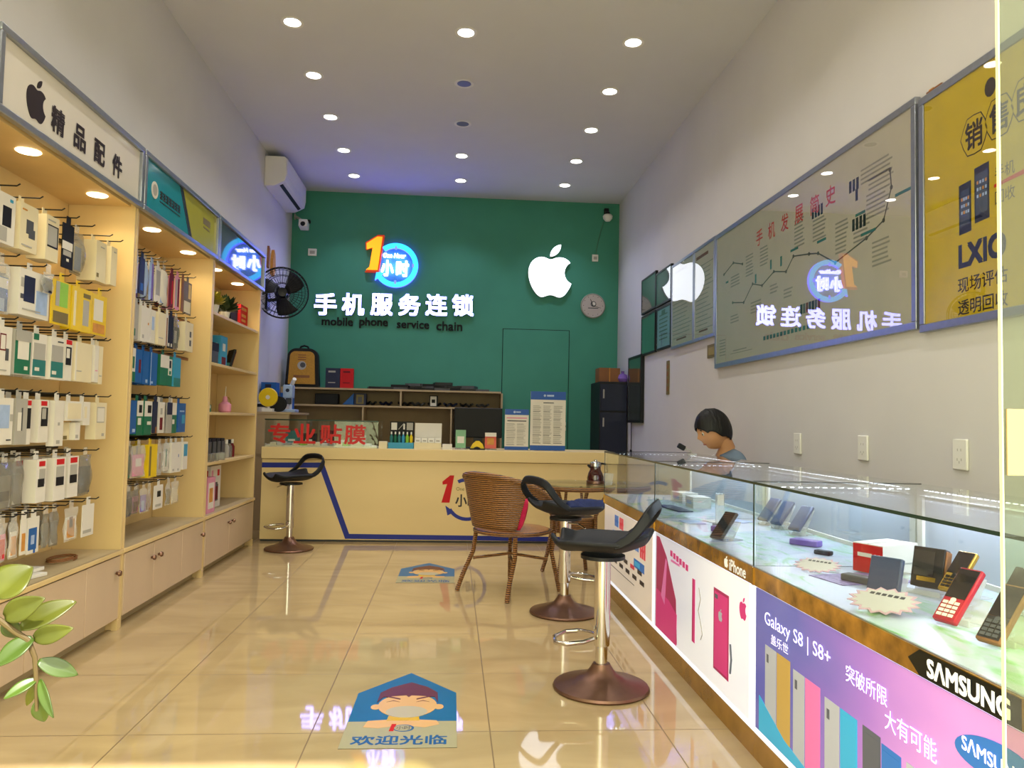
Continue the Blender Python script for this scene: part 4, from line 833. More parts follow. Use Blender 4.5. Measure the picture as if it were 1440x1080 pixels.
# low glass case standing on the counter
gc = thing('glass_case', 'low glass case with red characters on the reception counter', 'display case', (-1.07, 6.90, RT))
gx0, gx1, gy0, gy1, gz = -1.595, -.635, 6.70, 7.12, 1.03
fg = MB().box(gx0, gx1, gy0, gy0+.006, RT+.001, gz, M_GLASS)
fg.build('front_pane', gc)
MB().box(gx0, gx1, gy0, gy1, gz+.0005, gz+.007, M_GLASS).build('top_pane', gc)
MB().box(gx0, gx0+.006, gy0+.0065, gy1, RT+.001, gz, M_GLASS).build('side_pane', gc)
MB().box(gx1-.006, gx1, gy0+.0065, gy1, RT+.001, gz, M_GLASS).build('side_pane', gc)
eg = MB().box(gx0, gx1, gy0-.002, gy0-.0005, gz-.004, gz+.007, M_GEDGE); eg.build('glass_edge', gc)
M_REDF = mat('red_film', 'c41f1f', .4, var=.06)
for ch, x in zip('专业贴膜', (-1.47, -1.255, -1.035, -.83)):
    MB().text(ch, (x, gy0-.0006, .915), UB, VZ, M_REDF, .185, .17, .0012, .024).build('character', gc, label='red character on the front glass')
MB().box(gx0+.007, gx1-.007, gy0+.01, gy1-.01, RT+.001, RT+.012, M_CREAMC).build('base', gc)
random.seed(3)
for k in range(14):
    x = gx0+.065+k*.0615; w = .05; th = random.uniform(.018, .035)
    solo('film_packet', MB().obox((x, 6.80+random.uniform(0, .03), RT+.013+th/2), (w, .13, th), [M_CREAMC, M_PAPER, M_GREY, M_CREAMC, M_LIME, M_CREAMC][k % 6], (0, 0, random.uniform(-.12, .12))), f'pale film packet lying in the low glass case, {(ORD+["thirteenth", "fourteenth"])[k]} from the rack end', 'packet', 'film packets in the low glass case')
for k, (x, m, h_, nm) in enumerate(((-1.42, M_TEALP, .12, 'teal'), (-1.27, M_MATT, .10, 'black'), (-1.12, M_MAROON, .13, 'maroon'), (-.98, M_BROWN, .12, 'brown'), (-.83, M_GREY, .09, 'grey'))):
    solo('small_carton', MB().box(x-.055, x+.055, 6.97, 7.06, RT+.013, RT+.013+h_, m).rect((x, 6.97, RT), UB, VZ, -.03, .03, .04, .06, M_PAPER), f'{nm} carton standing at the back of the low glass case', 'carton', 'cartons in the low glass case')
# things standing on the counter
T = RT+.0005
solo('small_carton', MB().box(-.625+.0, -.555-.0, 6.70, 6.78, T, T+.06, M_CREAMC), 'small cream carton beside the glass case on the reception counter', 'carton')
dp = thing('bottle_display', 'counter display holding six small coloured bottles, black header card', 'display', (-.44, 6.82, T))
hb = MB().box(-.545, -.335, 6.862, 6.872, T+.001, T+.235, M_MATT)
for a, c, m in ((-.535, -.485, M_PAPER), (-.40, -.345, M_GREY)): hb.rect((0, 6.862, 0), UB, VZ, a, c, T+.16, T+.225, m)
hb.prism([(-.475, T+.165), (-.468, T+.165), (-.42, T+.22), (-.428, T+.22)], (0, 6.862, 0), UB, VZ, .001, M_GREY).rect((0, 6.862, 0), UB, VZ, -.43, -.415, T+.165, T+.215, M_PAPER)
hb.build('header_card', dp)
MB().box(-.55, -.33, 6.74, 6.861, T, T+.05, M_CYAN).build('tray', dp, label='light blue tray')
for k in range(6):
    x = -.527+k*.0345; m = [M_TEALP, M_GREENP, M_TEALP, M_CYAN, M_LIME, M_YEL][k]
    t = thing('small_bottle', f'{["teal", "green", "second teal", "pale blue", "lime", "yellow"][k]} small bottle standing in the counter display', 'bottle', (x, 6.80, T+.0505), 0, 'small bottles in the counter display')
    MB().lathe([(.013, 0), (.014, .01), (.014, .05), (.006, .068), (.006, .072)], (x, 6.80, T+.0505), m, 12).build('bottle', t)
    MB().lathe([(.007, .0725), (.006, .095), (0, .095)], (x, 6.80, T+.0505), M_WHITE, 10).build('cap', t)
pr = thing('box_display', 'pale counter display card with a row of white boxes', 'display', (-.21, 6.82, T))
MB().box(-.325, -.09, 6.85, 6.86, T+.001, T+.225, M_PAPER).build('header_card', pr)
MB().box(-.325, -.09, 6.74, 6.849, T, T+.055, M_CREAMC).build('tray', pr)
for k in range(4):
    x = -.295+k*.0585
    solo('earphone_box', MB().box(x-.026, x+.026, 6.765, 6.83, T+.0555, T+.095, M_WHITE).rect((x, 6.765, T+.056), UB, VZ, -.015, .015, .008, .022, M_GREY), f'white earphone box, {ORD[k]} from the bottle display, in the pale counter display', 'box', 'white boxes in the counter display')
solo('small_carton', MB().box(-.08, .005, 6.73, 6.80, T, T+.045, M_PAPER), 'small white carton between the pale display and the green code stand', 'carton')
def stand(x0, x1, h_, m, label, extra):
    t = thing('code_stand', label, 'card stand', ((x0+x1)/2, 6.83, T), 0, 'acrylic card stands on the reception counter')
    c = MB().obox(((x0+x1)/2, 6.82, T+.012+h_/2), (x1-x0, .004, h_), m, (-.14, 0, 0)); 
    c.build('card', t)
    MB().box(x0-.004, x1+.004, 6.78, 6.87, T, T+.01, M_SMOKE).build('foot', t)
    e = MB(); extra(e, x0, x1); e.build('print', t) if e.v else None
stand(.035, .125, .16, mat('mint_card', '7fae86', .5, var=.05), 'green acrylic card stand on the reception counter', lambda e, a, b: e.obox(((a+b)/2, 6.817, T+.085), (.06, .002, .06), M_PAPER, (-.14, 0, 0)))
stand(.295, .395, .14, mat('coral_card', 'd2604f', .5, var=.05), 'coral red acrylic card stand on the reception counter', lambda e, a, b: e.obox(((a+b)/2, 6.807, T+.135), (.10, .002, .035), M_PAPER, (-.14, 0, 0)).obox(((a+b)/2, 6.816, T+.075), (.06, .002, .06), M_ORANGE, (-.14, 0, 0)))
t = thing('arch_ornament', 'yellow arched stand with dark base on the reception counter', 'ornament', (.225, 6.80, T))
MB().prism([(.165, T+.012), (.195, T+.012), (.205, T+.022), (.225, T+.028), (.245, T+.022), (.258, T+.012), (.29, T+.012), (.275, T+.05), (.245, T+.078), (.215, T+.078), (.185, T+.05)], (0, 6.82, 0), UB, VZ, .03, M_YEL).build('arch', t)
MB().box(.16, .295, 6.77, 6.85, T, T+.0115, M_MATT).build('base', t)
# black monitor backs behind the counter
t = thing('desk_monitor', 'black monitor seen from behind, between the shelving and the card stands', 'monitor', (.25, 7.05, RT))
MB().box(.02, .46, 7.06, 7.10, .90, 1.235-.06, M_MATT).build('screen_back', t, bevel=.008)
MB().box(.20, .28, 7.07, 7.11, RT+.012, .8995, M_BLACK).box(.13, .35, 7.00, 7.16, RT+.0005, RT+.0115, M_BLACK).build('foot', t)
def board(x0, x1, z1, label, cols, inner):
    t = thing('price_board', label, 'price board', ((x0+x1)/2, 6.92, T), 0, 'price boards on the reception counter')
    h_ = z1-T; p = MB().box(x0, x1, 6.90, 6.908, T+.001, z1, M_PAPER); w = x1-x0
    p.rect((x0, 6.90, T), UB, VZ, 0, w, h_*.86, h_, M_PB); p.rect((x0, 6.90, T), UB, VZ, 0, w, .001, h_*.085, M_PB)
    p.prism([(x0+w*.4+.011*math.cos(a), T+h_*.93+.011*math.sin(a)) for a in [k*.628 for k in range(10)]], (0, 6.899, 0), UB, VZ, .001, M_LBLUE)
    p.rect((x0, 6.899, T), UB, VZ, w*.46, w*.66, h_*.915, h_*.945, M_LBLUE)
    if inner:
        p.rect((x0, 6.8995, T), UB, VZ, w*.07, w*.93, h_*.77, h_*.80, M_PINK); p.rect((x0, 6.8995, T), UB, VZ, w*.1, w*.9, h_*.70, h_*.725, M_DGREY)
    else: p.rect((x0, 6.8995, T), UB, VZ, w*.36, w*.66, h_*.80, h_*.815, M_DGREY)
    top = .66 if inner else .77; n = 22 if inner else 34
    for c in range(cols):
        a = w*(.07+.88*c/cols); b = w*(.07+.88*(c+1)/cols)-.012
        for q in range(n):
            v = h_*(.12+(top-.12)*q/n); l = a+(b-a)*random.uniform(.7, 1)
            p.rect((x0, 6.8995, T), UB, VZ, a, l, v, v+h_*.0085, M_GREY if q % 7 else M_DGREY, .0006)
    p.build('printed_panel', t)
    MB().box(x0+.02, x1-.02, 6.909, 7.0, T, T+.012, M_WHITE).build('foot', t)
M_PB = mat('price_board_blue', '1c4fa0', .4, var=.05)
board(.475, .69, 1.168, 'shorter white price board with blue header on the reception counter', 2, True)
board(.705, 1.025, 1.334, 'taller white price board with three columns on the reception counter', 3, False)
# ================================================================== glass counters along the right side
CX0, CX1 = .985, 1.565
M_BAND = mat('marbled_gold_acrylic', '9c7128', .12, .35, var=.55, scale=14, spec=.8)
M_KICK = mat('gold_kickboard', 'a8803c', .22, .5, var=.15, scale=10)
M_LED = emis('led_dot', 'eef4ff', 22)
M_LEDBASE = mat('led_tape', 'd9dde6', .5, var=.02)
M_BACKP = mat('frosted_back_panel', 'b9c2d2', .25, var=.03)
def liner():
    m = bpy.data.materials.new('printed_shelf_liner'); m.use_nodes = True; N = m.node_tree.nodes; L = m.node_tree.links; b = N['Principled BSDF']
    tc = N.new('ShaderNodeTexCoord'); mp = N.new('ShaderNodeMapping'); mp.inputs['Scale'].default_value = (9, 3, 1); mp.inputs['Rotation'].default_value = (0, 0, .5); L.new(tc.outputs['Object'], mp.inputs[0])
    n = N.new('ShaderNodeTexNoise'); n.inputs['Scale'].default_value = 1.3; n.inputs['Detail'].default_value = 6; n.inputs['Distortion'].default_value = 1.5; L.new(mp.outputs[0], n.inputs['Vector'])
    r = N.new('ShaderNodeValToRGB'); e = r.color_ramp.elements; e[0].position = .34; e[0].color = lin('79ad62')+(1,); e[1].position = .50; e[1].color = lin('b3b9c8')+(1,)
    x = r.color_ramp.elements.new(.42); x.color = lin('a5bdb4')+(1,)
    L.new(n.outputs['Fac'], r.inputs[0]); L.new(r.outputs[0], b.inputs['Base Color']); b.inputs['Roughness'].default_value = .3
    return m
M_LINER = liner()
def lightbox_mat(name, stops, angle, s, noise=.25, scale=2.2):
    """backlit print: colours run across the picture, broken up by soft clouds"""
    m = bpy.data.materials.new(name); m.use_nodes = True; N = m.node_tree.nodes; L = m.node_tree.links; b = N['Principled BSDF']
    tc = N.new('ShaderNodeTexCoord'); sp = N.new('ShaderNodeSeparateXYZ'); L.new(tc.outputs['Generated'], sp.inputs[0])
    n = N.new('ShaderNodeTexNoise'); n.inputs['Scale'].default_value = scale; L.new(tc.outputs['Generated'], n.inputs['Vector'])
    a = N.new('ShaderNodeMath'); a.operation = 'MULTIPLY_ADD'; a.inputs[1].default_value = math.cos(angle); L.new(sp.outputs['Y'], a.inputs[0])
    c = N.new('ShaderNodeMath'); c.operation = 'MULTIPLY'; c.inputs[1].default_value = math.sin(angle); L.new(sp.outputs['Z'], c.inputs[0]); L.new(c.outputs[0], a.inputs[2])
    d = N.new('ShaderNodeMath'); d.operation = 'MULTIPLY_ADD'; d.inputs[1].default_value = noise; L.new(n.outputs['Fac'], d.inputs[0]); L.new(a.outputs[0], d.inputs[2])
    r = N.new('ShaderNodeValToRGB'); L.new(d.outputs[0], r.inputs[0]); e = r.color_ramp.elements
    while len(e) < len(stops): e.new(.5)
    for k, (p, col) in enumerate(stops): e[k].position = p; e[k].color = lin(col)+(1,)
    L.new(r.outputs[0], b.inputs['Base Color']); L.new(r.outputs[0], b.inputs['Emission Color']); b.inputs['Emission Strength'].default_value = s; b.inputs['Roughness'].default_value = .15
    return m
ES = .42
M_LBW = lightbox_mat('backlit_white_poster', [(.0, 'dfe3f6'), (.6, 'e9ecf6'), (1, 'cfd2e2')], .3, .42)
M_LBP = lightbox_mat('backlit_violet_poster', [(.05, 'd98ac8'), (.45, 'c98fd8'), (.72, '9a70c8'), (1.0, '5e62b4'), ], .12, .30, .35)
M_LBC = lightbox_mat('backlit_cream_poster', [(.0, 'd9cdbf'), (1, 'e2d8cf')], .5, .32)
M_LBE = emis('lightbox_white_edge', 'dfe6f5', .85)
def counter(y0, y1, label, panel, draw):
    t = thing('glass_counter', label, 'display counter', ((CX0+CX1)/2, (y0+y1)/2, 0), 0, 'glass display counters')
    MB().box(CX0+.02, CX1, y0, y1, .0, .545, M_CREAM).build('base', t)
    MB().box(CX0+.004, CX0+.0195, y0, y1, 0, .080, M_KICK).build('kickboard', t)
    # light box with its printed front
    MB().box(CX0+.004, CX0+.0195, y0+.001, y1-.001, .0805, .5465, M_LBE).build('lightbox', t, label='white lit light box edge')
    p = MB().box(CX0-.0005, CX0+.0035, y0+.03, y1-.022, .105, .543, panel); draw(p, CX0-.0007); p.build('poster', t)
    MB().box(CX0-.004, CX1, y0, y1, .5475, .6035, M_BAND).build('gold_band', t)
    MB().box(CX0+.002, CX1-.02, y0+.004, y1-.004, .604, .6065, M_LINER).build('shelf_liner', t)
    # glass
    MB().box(CX0, CX0+.006, y0+.001, y1-.001, .607, .870, M_GLASS).build('front_pane', t)
    MB().box(CX0-.004, CX1, y0, y1, .8705, .8785, M_GLASS).build('top_pane', t)
    MB().box(CX0-.0055, CX0-.0042, y0, y1, .8705, .8785, M_GEDGE).build('glass_edge', t, label='dark green glass edge')
    MB().box(CX0-.003, CX1-.012, y1-.0030, y1-.0005, .8790, .8805, M_MATT).box(CX0-.003, CX0-.0005, y1-.006, y1, .607, .870, M_GEDGE).build('joint', t, label='dark joint between panes')
    MB().box(CX0+.0065, CX1-.03, y1-.0075, y1-.0015, .607, .866, M_GLASS).build('end_pane', t)
    MB().box(CX0-.007, CX0-.0042, y1-.013, y1+.0, .5475, .6035, M_GOLD).build('band_clip', t, label='bright gold clip')
    # white framed sliding back
    f = MB()
    for a in (y0+.004, y1-.034): f.box(CX1-.03, CX1-.005, a, a+.03, .607, .868, M_WHITE)
    f.box(CX1-.03, CX1-.005, y0+.0345, y1-.0345, .842, .868, M_WHITE).box(CX1-.03, CX1-.005, y0+.0345, y1-.0345, .607, .622, M_WHITE)
    f.build('back_frame', t)
    MB().box(CX1-.02, CX1-.014, y0+.035, y1-.035, .6225, .8415, M_BACKP).build('back_panel', t)
    # led tapes: along the back and along the far end
    l = MB().box(CX1-.044, CX1-.031, y0+.03, y1-.03, .8645, .8695, M_LEDBASE)
    n = int((y1-y0-.08)/.028)
    for k in range(n): l.box(CX1-.042, CX1-.036, y0+.05+k*.028, y0+.061+k*.028, .8615, .8644, M_LED)
    for k in range(17): l.box(CX0+.06+k*.028, CX0+.071+k*.028, y1-.0165, y1-.0105, .8615, .8644, M_LED)
    l.box(CX0+.05, CX1-.045, y1-.018, y1-.009, .8645, .8695, M_LEDBASE)
    l.build('led_tape', t, label='row of bright led dots')
    lt = bpy.data.lights.new('case_led', 'AREA'); lt.shape = 'RECTANGLE'; lt.size = y1-y0-.1; lt.size_y = .01; lt.energy = CASE_W; lt.color = (.74, .82, 1)
    o = bpy.data.objects.new('case_led', lt); COL.objects.link(o); o.parent = t
    o.location = (CX1-.05-(CX0+CX1)/2, 0, .862)
    zz = Vector((.55, 0, 1)).normalized(); xx = Vector((0, 1, 0)); yy = zz.cross(xx); o.rotation_euler = Matrix((xx, yy, zz)).transposed().to_euler()
    return t
CASE_W = 3.8
def R(p, x, ya, yb, z0, z1, m, d=.001): p.prism([(-ya, z0), (-yb, z0), (-yb, z1), (-ya, z1)], (x, 0, 0), UR, VZ, d, m)
M_TXT = emis('backlit_white_lettering', 'f2ecf8', .9)
E_PINK = emis('backlit_pink_print', 'cf3a82', .22); E_DPINK = emis('backlit_deep_pink_print', 'a8305f', .2); E_ROSE = emis('backlit_rose_print', 'd873b0', .25)
E_BLUE = emis('backlit_blue_print', '2f6fc0', .22); E_RED = emis('backlit_red_print', 'c8384a', .35); E_SIL = emis('backlit_silver_print', 'aab0bd', .2)
E_GOLD = emis('backlit_gold_print', 'b89a55', .2); E_CYAN = emis('backlit_cyan_print', '38a4d4', .28); E_GREY = emis('backlit_grey_print', '555a66', .25); E_INK = emis('backlit_ink', '3a3236', .1)
M_BADGE = mat('dark_badge', '14160f', .2, var=.05)
def p_violet(p, x):                                      # nearest counter: violet phone poster
    p.text('Galaxy S8 | S8+', (x, 2.135, .462), UR, VZ, M_TXT, .415, .05)
    p.text('盖乐世', (x, 2.235, .415), UR, VZ, M_TXT, .12, .03)
    p.text('突破所限', (x, 1.76, .458), UR, VZ, M_TXT, .18, .043)
    p.text('大有可能', (x, 1.587, .412), UR, VZ, M_TXT, .185, .046)
    for ya, yb, z1, ma, mb_ in ((2.34, 2.26, .385, E_SIL, None), (2.255, 2.165, .385, E_GOLD, None), (2.145, 2.075, .372, E_SIL, None), (2.07, 1.985, .372, E_ROSE, None), (1.96, 1.885, .36, E_SIL, None), (1.88, 1.80, .36, E_CYAN, None), (1.775, 1.70, .36, E_GREY, None), (1.695, 1.62, .35, E_BLUE, None), (1.60, 1.53, .35, E_SIL, None), (1.525, 1.45, .345, E_ROSE, None)):
        R(p, x, ya, yb, .125, z1, ma)
        R(p, x, ya-.012, ya-.026, z1-.05, z1-.025, E_GREY, .0015) if ma is E_SIL else R(p, x, ya-.004, yb+.004, .135, z1-.012, ma, .0015)
    p.prism([(-2.385, .108), (-1.75, .108), (-2.0, .118), (-2.2, .15), (-2.385, .215)], (x, 0, 0), UR, VZ, .0016, E_CYAN)
    e = [(-1.335+.105*math.cos(k*.196), .468+.034*math.sin(k*.196)) for k in range(32)]
    p.prism([(a+.0, b+.12*(a+1.335)) for a, b in e], (x, 0, 0), UR, VZ, .0016, E_BLUE)
    p.text('SΛMSUNG', (x-.0018, 1.335, .468), UR, VZ, M_TXT, .165, .028, .001, .02)
def p_white(p, x):                                       # middle counter: white poster with the pink phones
    p.prism([(-3.61, .53), (-3.56, .53), (-3.44, .46), (-3.29, .30), (-3.27, .115), (-3.40, .18), (-3.61, .26)], (x, 0, 0), UR, VZ, .001, E_DPINK)
    p.prism([(-3.61, .108), (-3.28, .108), (-3.275, .24), (-3.40, .275), (-3.61, .285)], (x, 0, 0), UR, VZ, .0016, E_PINK)
    p.prism([(-3.52, .27), (-3.46, .24), (-3.43, .44), (-3.45, .45)], (x, 0, 0), UR, VZ, .0022, E_ROSE)
    for q in range(6): R(p, x, 3.38-.045*q, 3.348-.045*q, .475-.004*q, .50-.004*q, E_PINK)
    R(p, x, 3.37, 3.24, .452, .462, E_ROSE)
    R(p, x, 3.065, 3.03, .19, .44, E_PINK); R(p, x, 3.06, 3.052, .195, .435, E_DPINK, .0016)
    R(p, x, 2.81, 2.655, .165, .46, E_DPINK); R(p, x, 2.80, 2.665, .175, .45, E_PINK, .0016)
    R(p, x, 2.795, 2.765, .425, .44, E_GREY, .0022)
    apple(p, (x-.0018, 2.735, .375), UR, VZ, .045, E_SIL, .001)
    apple(p, (x, 2.525, .45), UR, VZ, .075, E_PINK, .001)
    p.tube([(x-.001, 2.98, .42), (x-.001, 2.96, .38), (x-.001, 2.985, .33), (x-.001, 2.95, .28), (x-.001, 2.935, .25), (x-.001, 2.955, .225)], .0018, M_GREY, 5)
    p.tube([(x-.001, 2.635, .30), (x-.001, 2.625, .25), (x-.001, 2.635, .20)], .004, E_GREY, 5)
def p_cream(p, x):                                       # far counter: pale sale poster
    for k, (y, m) in enumerate(((4.55, E_BLUE), (4.42, E_RED))):
        for q in range(3): R(p, x, y-.035*q, y-.035*q-.026, .45, .515, m)
        R(p, x, y, y-.10, .475, .488, m, .0016)
    for k, (y, m) in enumerate(((4.07, E_BLUE), (3.93, E_RED))):
        for q in range(3): R(p, x, y-.04*q, y-.04*q-.03, .39-.02*k, .47-.02*k, m)
        R(p, x, y, y-.11, .425-.02*k, .438-.02*k, m, .0016)
    R(p, x, 4.60, 4.46, .38, .42, E_BLUE)
    R(p, x, 4.06, 3.84, .30, .345, E_BLUE); R(p, x, 4.04, 3.93, .31, .335, E_CYAN, .0016)
    for z in (.28, .235):
        for q in range(5):
            y = 4.62-.16*q-(.05 if z < .25 else 0); R(p, x, y, y-.09, z, z+.022, E_RED if q == 3 and z > .25 else E_INK)
    R(p, x, 4.65, 4.05, .20, .203, E_INK)
c1 = counter(1.22, 2.438, 'glass phone counter nearest the entrance, with a violet phone poster', M_LBP, p_violet)
c2 = counter(2.44, 3.658, 'middle glass counter with a white poster showing pink phones', M_LBW, p_white)
c3 = counter(3.66, 4.878, 'farthest glass counter with a cream sale poster, beside the rattan table', M_LBC, p_cream)
MB().box(CX0+.0065, CX1-.03, 3.6615, 3.667, .607, .866, M_GLASS).build('end_pane', c3)
# badges on the gold band
bd = MB().prism([(-1.585, .5755), (-1.545, .602), (-1.26, .602), (-1.26, .549), (-1.545, .549)], (CX0-.0045, 0, 0), UR, VZ, .002, M_BADGE)
bd.text('SΛMSUNG', (CX0-.0067, 1.40, .5755), UR, VZ, emis('white_badge_lettering', 'f2f2f0', .25), .235, .04, .001, .045)
bd.build('badge', c1, label='dark badge with white capital letters')
bd = MB(); M_BW = emis('white_badge_lettering', 'f2f2f0', .25)
apple(bd, (CX0-.0045, 2.675, .577), UR, VZ, .04, M_BW, .0015); bd.text('iPhone', (CX0-.0045, 2.565, .574), UR, VZ, M_BW, .15, .04, .0015, .02)
bd.build('badge', c2, label='white apple and lettering')
# ------------------------------------------------------------------ phones and other goods in the cases
def phone(label, loc, rot, w, l, body, screen, keys=None, edge=None, name='display_phone', th=.014):
    t = thing(name, label, 'phone', (0, 0, 0), 0, 'phones displayed in the glass counters')
    MB().box(-w/2, w/2, -l/2, l/2, 0, th, edge or body).build('body', t, bevel=.004)
    s0 = -l*.08 if keys else -l*.45
    MB().box(-w*.43, w*.43, s0, l*.46, th+.0003, th+.0018, screen).build('screen', t)
    if keys:
        MB().box(-w*.43, w*.43, -l*.46, s0-.001, th+.0003, th+.0012, body).build('face', t)
        k = MB()
        for r in range(4):
            for c in range(3): k.box(-w*.36+c*w*.25, -w*.36+c*w*.25+w*.2, -l*.43+r*l*.075, -l*.43+r*l*.075+l*.05, th+.0014, th+.003, keys)
        k.lathe([(w*.12, 0), (w*.10, .002), (0, .002)], (0, -l*.125, th+.0014), keys, 12)
        k.build('keypad', t)
    t.location = loc; t.rotation_euler = rot
    return t
def stand_a(label, loc, rz, w=.07, d=.07, h=.05, ang=.9):
    """bent clear acrylic stand"""
    t = MB().box(-w/2, w/2, -d/2, d/2, 0, .003, M_CLEAR).obox((0, d*.12, h*.52), (w, .003, h*1.2), M_CLEAR, (-.55, 0, 0)).box(-w/2, w/2, -d/2-.002, -d/2+.001, .0, .014, M_CLEAR)
    t.move(Matrix.Translation(loc) @ Matrix.Rotation(rz, 4, 'Z'))
    return solo('acrylic_stand', t, label, 'stand', 'clear stands in the glass counters')
ZS = .6068
M_SCR = mat('dark_screen', '17171f', .08, var=.05, spec=.8)
M_RGOLD = mat('gold_phone', 'b9913a', .25, .6, var=.06); M_RPH = mat('red_phone', 'b31d33', .25, .2, var=.05)
M_SLATE = mat('slate_screen', '46506b', .15, var=.06)
# middle counter
stand_a('clear stand holding the tilted dark phone in the middle counter', (1.10, 2.985, ZS), -1.15, .075, .09, .07)
phone('dark phone tilted on a clear stand in the middle counter', (1.085, 2.975, ZS+.053), (.85, 0, -1.15), .065, .13, M_DGREY, M_SCR)
for k, (x, y) in enumerate(((1.475, 3.46), (1.48, 3.33), (1.475, 3.14))):
    stand_a(f'clear stand under the {ORD[k]} leaning phone from the far end of the middle counter', (x, y, ZS), -1.15, .065, .08, .10)
    phone(f'grey phone leaning back, {ORD[k]} of three from the far end of the middle counter', (x-.005, y-.012, ZS+.065), (.82, 0, -1.15), .060, .13, M_SLATE, M_SLATE)
t = thing('acrylic_block', 'clear block stand with a white card in the middle counter', 'stand', (1.19, 3.33, ZS))
MB().box(1.165, 1.215, 3.305, 3.355, ZS, ZS+.02, M_SMOKE).build('foot', t)
MB().box(1.172, 1.208, 3.322, 3.338, ZS+.0205, ZS+.15, M_CLEAR).build('block', t)
MB().box(1.176, 1.204, 3.319, 3.3215, ZS+.10, ZS+.145, M_PAPER).build('card', t)
solo('purple_case', MB().obox((1.14, 3.22, ZS+.012), (.05, .03, .024), M_PURPLE, (0, 0, .4)), 'small purple case lying in the middle counter beside the clear block stand', 'case', bevel=.004)
solo('purple_case', MB().obox((1.36, 2.86, ZS+.012), (.05, .11, .022), M_PURPLE, (0, 0, .7)), 'purple phone case lying towards the back of the middle counter', 'case', bevel=.004)
solo('car_key_fob', MB().obox((1.33, 2.66, ZS+.008), (.03, .06, .015), M_MATT, (0, 0, .6)), 'small dark key fob lying in front of the middle counter end pane', 'key fob', bevel=.004)
M_STARP = mat('pink_edged_card', 'e3b9c2', .6, var=.05)
def star(label, loc, r, rz, n=16, tilt=0):
    pts = []; inn = []
    for k in range(2*n):
        a = k*math.pi/n; q = r if k % 2 == 0 else r*.80
        pts.append((q*math.cos(a), q*.72*math.sin(a))); inn.append((q*.88*math.cos(a), q*.63*math.sin(a)))
    M = Matrix.Translation(loc) @ Matrix.Rotation(rz, 4, 'Z') @ Matrix.Rotation(tilt, 4, 'X')
    b = MB().prism(pts, (0, 0, 0), (1, 0, 0), (0, 1, 0), .0015, M_STARP).prism(inn, (0, 0, .0016), (1, 0, 0), (0, 1, 0), .0006, M_PAPER)
    for q in range(6): b.rect((0, 0, .0024), (1, 0, 0), (0, 1, 0), -r*.5+q*r*.17, -r*.5+q*r*.17+r*.12, r*.22, r*.34, M_DGREY, .0004)
    b.move(M); return solo('starburst_price_card', b, label, 'price card', 'starburst price cards')
star('starburst price card lying in front of the slate gadget in the nearest counter', (1.085, 1.86, ZS+.022), .09, -1.0, tilt=.35)
star('starburst price card beside the patterned sheet near the counter joint', (1.16, 2.36, ZS+.018), .075, -.9, tilt=.3)
solo('patterned_sheet', MB().obox((1.24, 2.24, ZS+.001), (.26, .15, .002), mat('purple_patterned_paper', '8f7fae', .5, var=.45, scale=60), (0, 0, .2)), 'purple patterned sheet lying under the red and white carton', 'paper')
# nearest counter
b = MB().obox((0, 0, .045), (.17, .105, .09), M_PAPER).obox((-.0852, 0, .044), (.0012, .104, .086), M_RED).obox((-.0862, .01, .055), (.0012, .05, .012), M_PAPER).obox((.02, -.0528, .03), (.10, .001, .004), M_GREY).obox((0, 0, .0905), (.169, .003, .0012), M_GREY)
b.move(Matrix.Translation((1.375, 2.345, ZS+.0035)) @ Matrix.Rotation(.42, 4, 'Z')); solo('phone_carton', b, 'white carton with a red end standing in the nearest counter', 'carton')
solo('grey_gadget', MB().obox((1.20, 2.18, ZS+.012), (.04, .10, .02), M_DGREY, (0, 0, .5)), 'flat dark gadget lying between the price card and the red ended carton', 'gadget', bevel=.004)
def rz_m(loc, rx, rz): return Matrix.Translation(loc) @ Matrix.Rotation(rz, 4, 'Z') @ Matrix.Rotation(rx, 4, 'X')
stand_a('clear stand behind the starburst card holding the slate gadget', (1.165, 1.975, ZS), -1.0, .085, .10, .07)
t = thing('slate_gadget', 'square slate blue gadget propped on a clear stand', 'gadget', (0, 0, 0))
MB().obox((0, 0, .05), (.085, .018, .095), M_SLATE).build('body', t, bevel=.004)
MB().obox((0, -.0098, .05), (.074, .0015, .082), mat('slate_face', '3d4866', .3, var=.05)).build('face', t)
t.location = (1.145, 1.965, ZS+.016); t.rotation_euler = (-.3, 0, -1.0)
stand_a('clear stand holding the black box shaped phone', (1.34, 2.055, ZS), -1.0, .09, .11, .06)
t = thing('rugged_phone', 'thick black rugged phone standing on a clear stand', 'phone', (0, 0, 0), 0, 'phones displayed in the glass counters')
MB().obox((0, 0, .055), (.085, .035, .11), M_BLACK).obox((.045, 0, .06), (.006, .03, .09), M_BROWN).build('body', t, bevel=.006)
MB().obox((-.01, -.0185, .065), (.055, .0015, .07), M_SCR).build('screen', t)
MB().obox((0, -.019, .022), (.05, .0025, .012), M_GOLD).build('print', t)
t.location = (1.325, 2.05, ZS+.014); t.rotation_euler = (-.25, 0, -1.0)
def leaning(label, x, y, body, edge, keys, rz=-1.25, z=.056, l=.135, w=.055):
    phone(label, (x, y, ZS+z), (.84, 0, rz), w, l, body, M_SCR, keys, edge, th=.016)
    stand_a(f'clear stand under the {label.split(" phone")[0]} phone', (x+.035, y+.012, ZS), rz, .06, .10, .05)
leaning('gold rimmed keypad phone leaning behind the red phone', 1.37, 1.98, M_RGOLD, M_RGOLD, M_MATT, -1.25, .066, .13, .055)
leaning('red keypad phone leaning in the front of the nearest counter', 1.195, 1.725, M_RPH, M_RPH, M_PAPER, -1.25, .060, .15, .058)
leaning('black keypad phone leaning beside the gold rimmed one', 1.375, 1.775, M_BLACK, M_DGREY, M_DGREY, -1.25, .06)
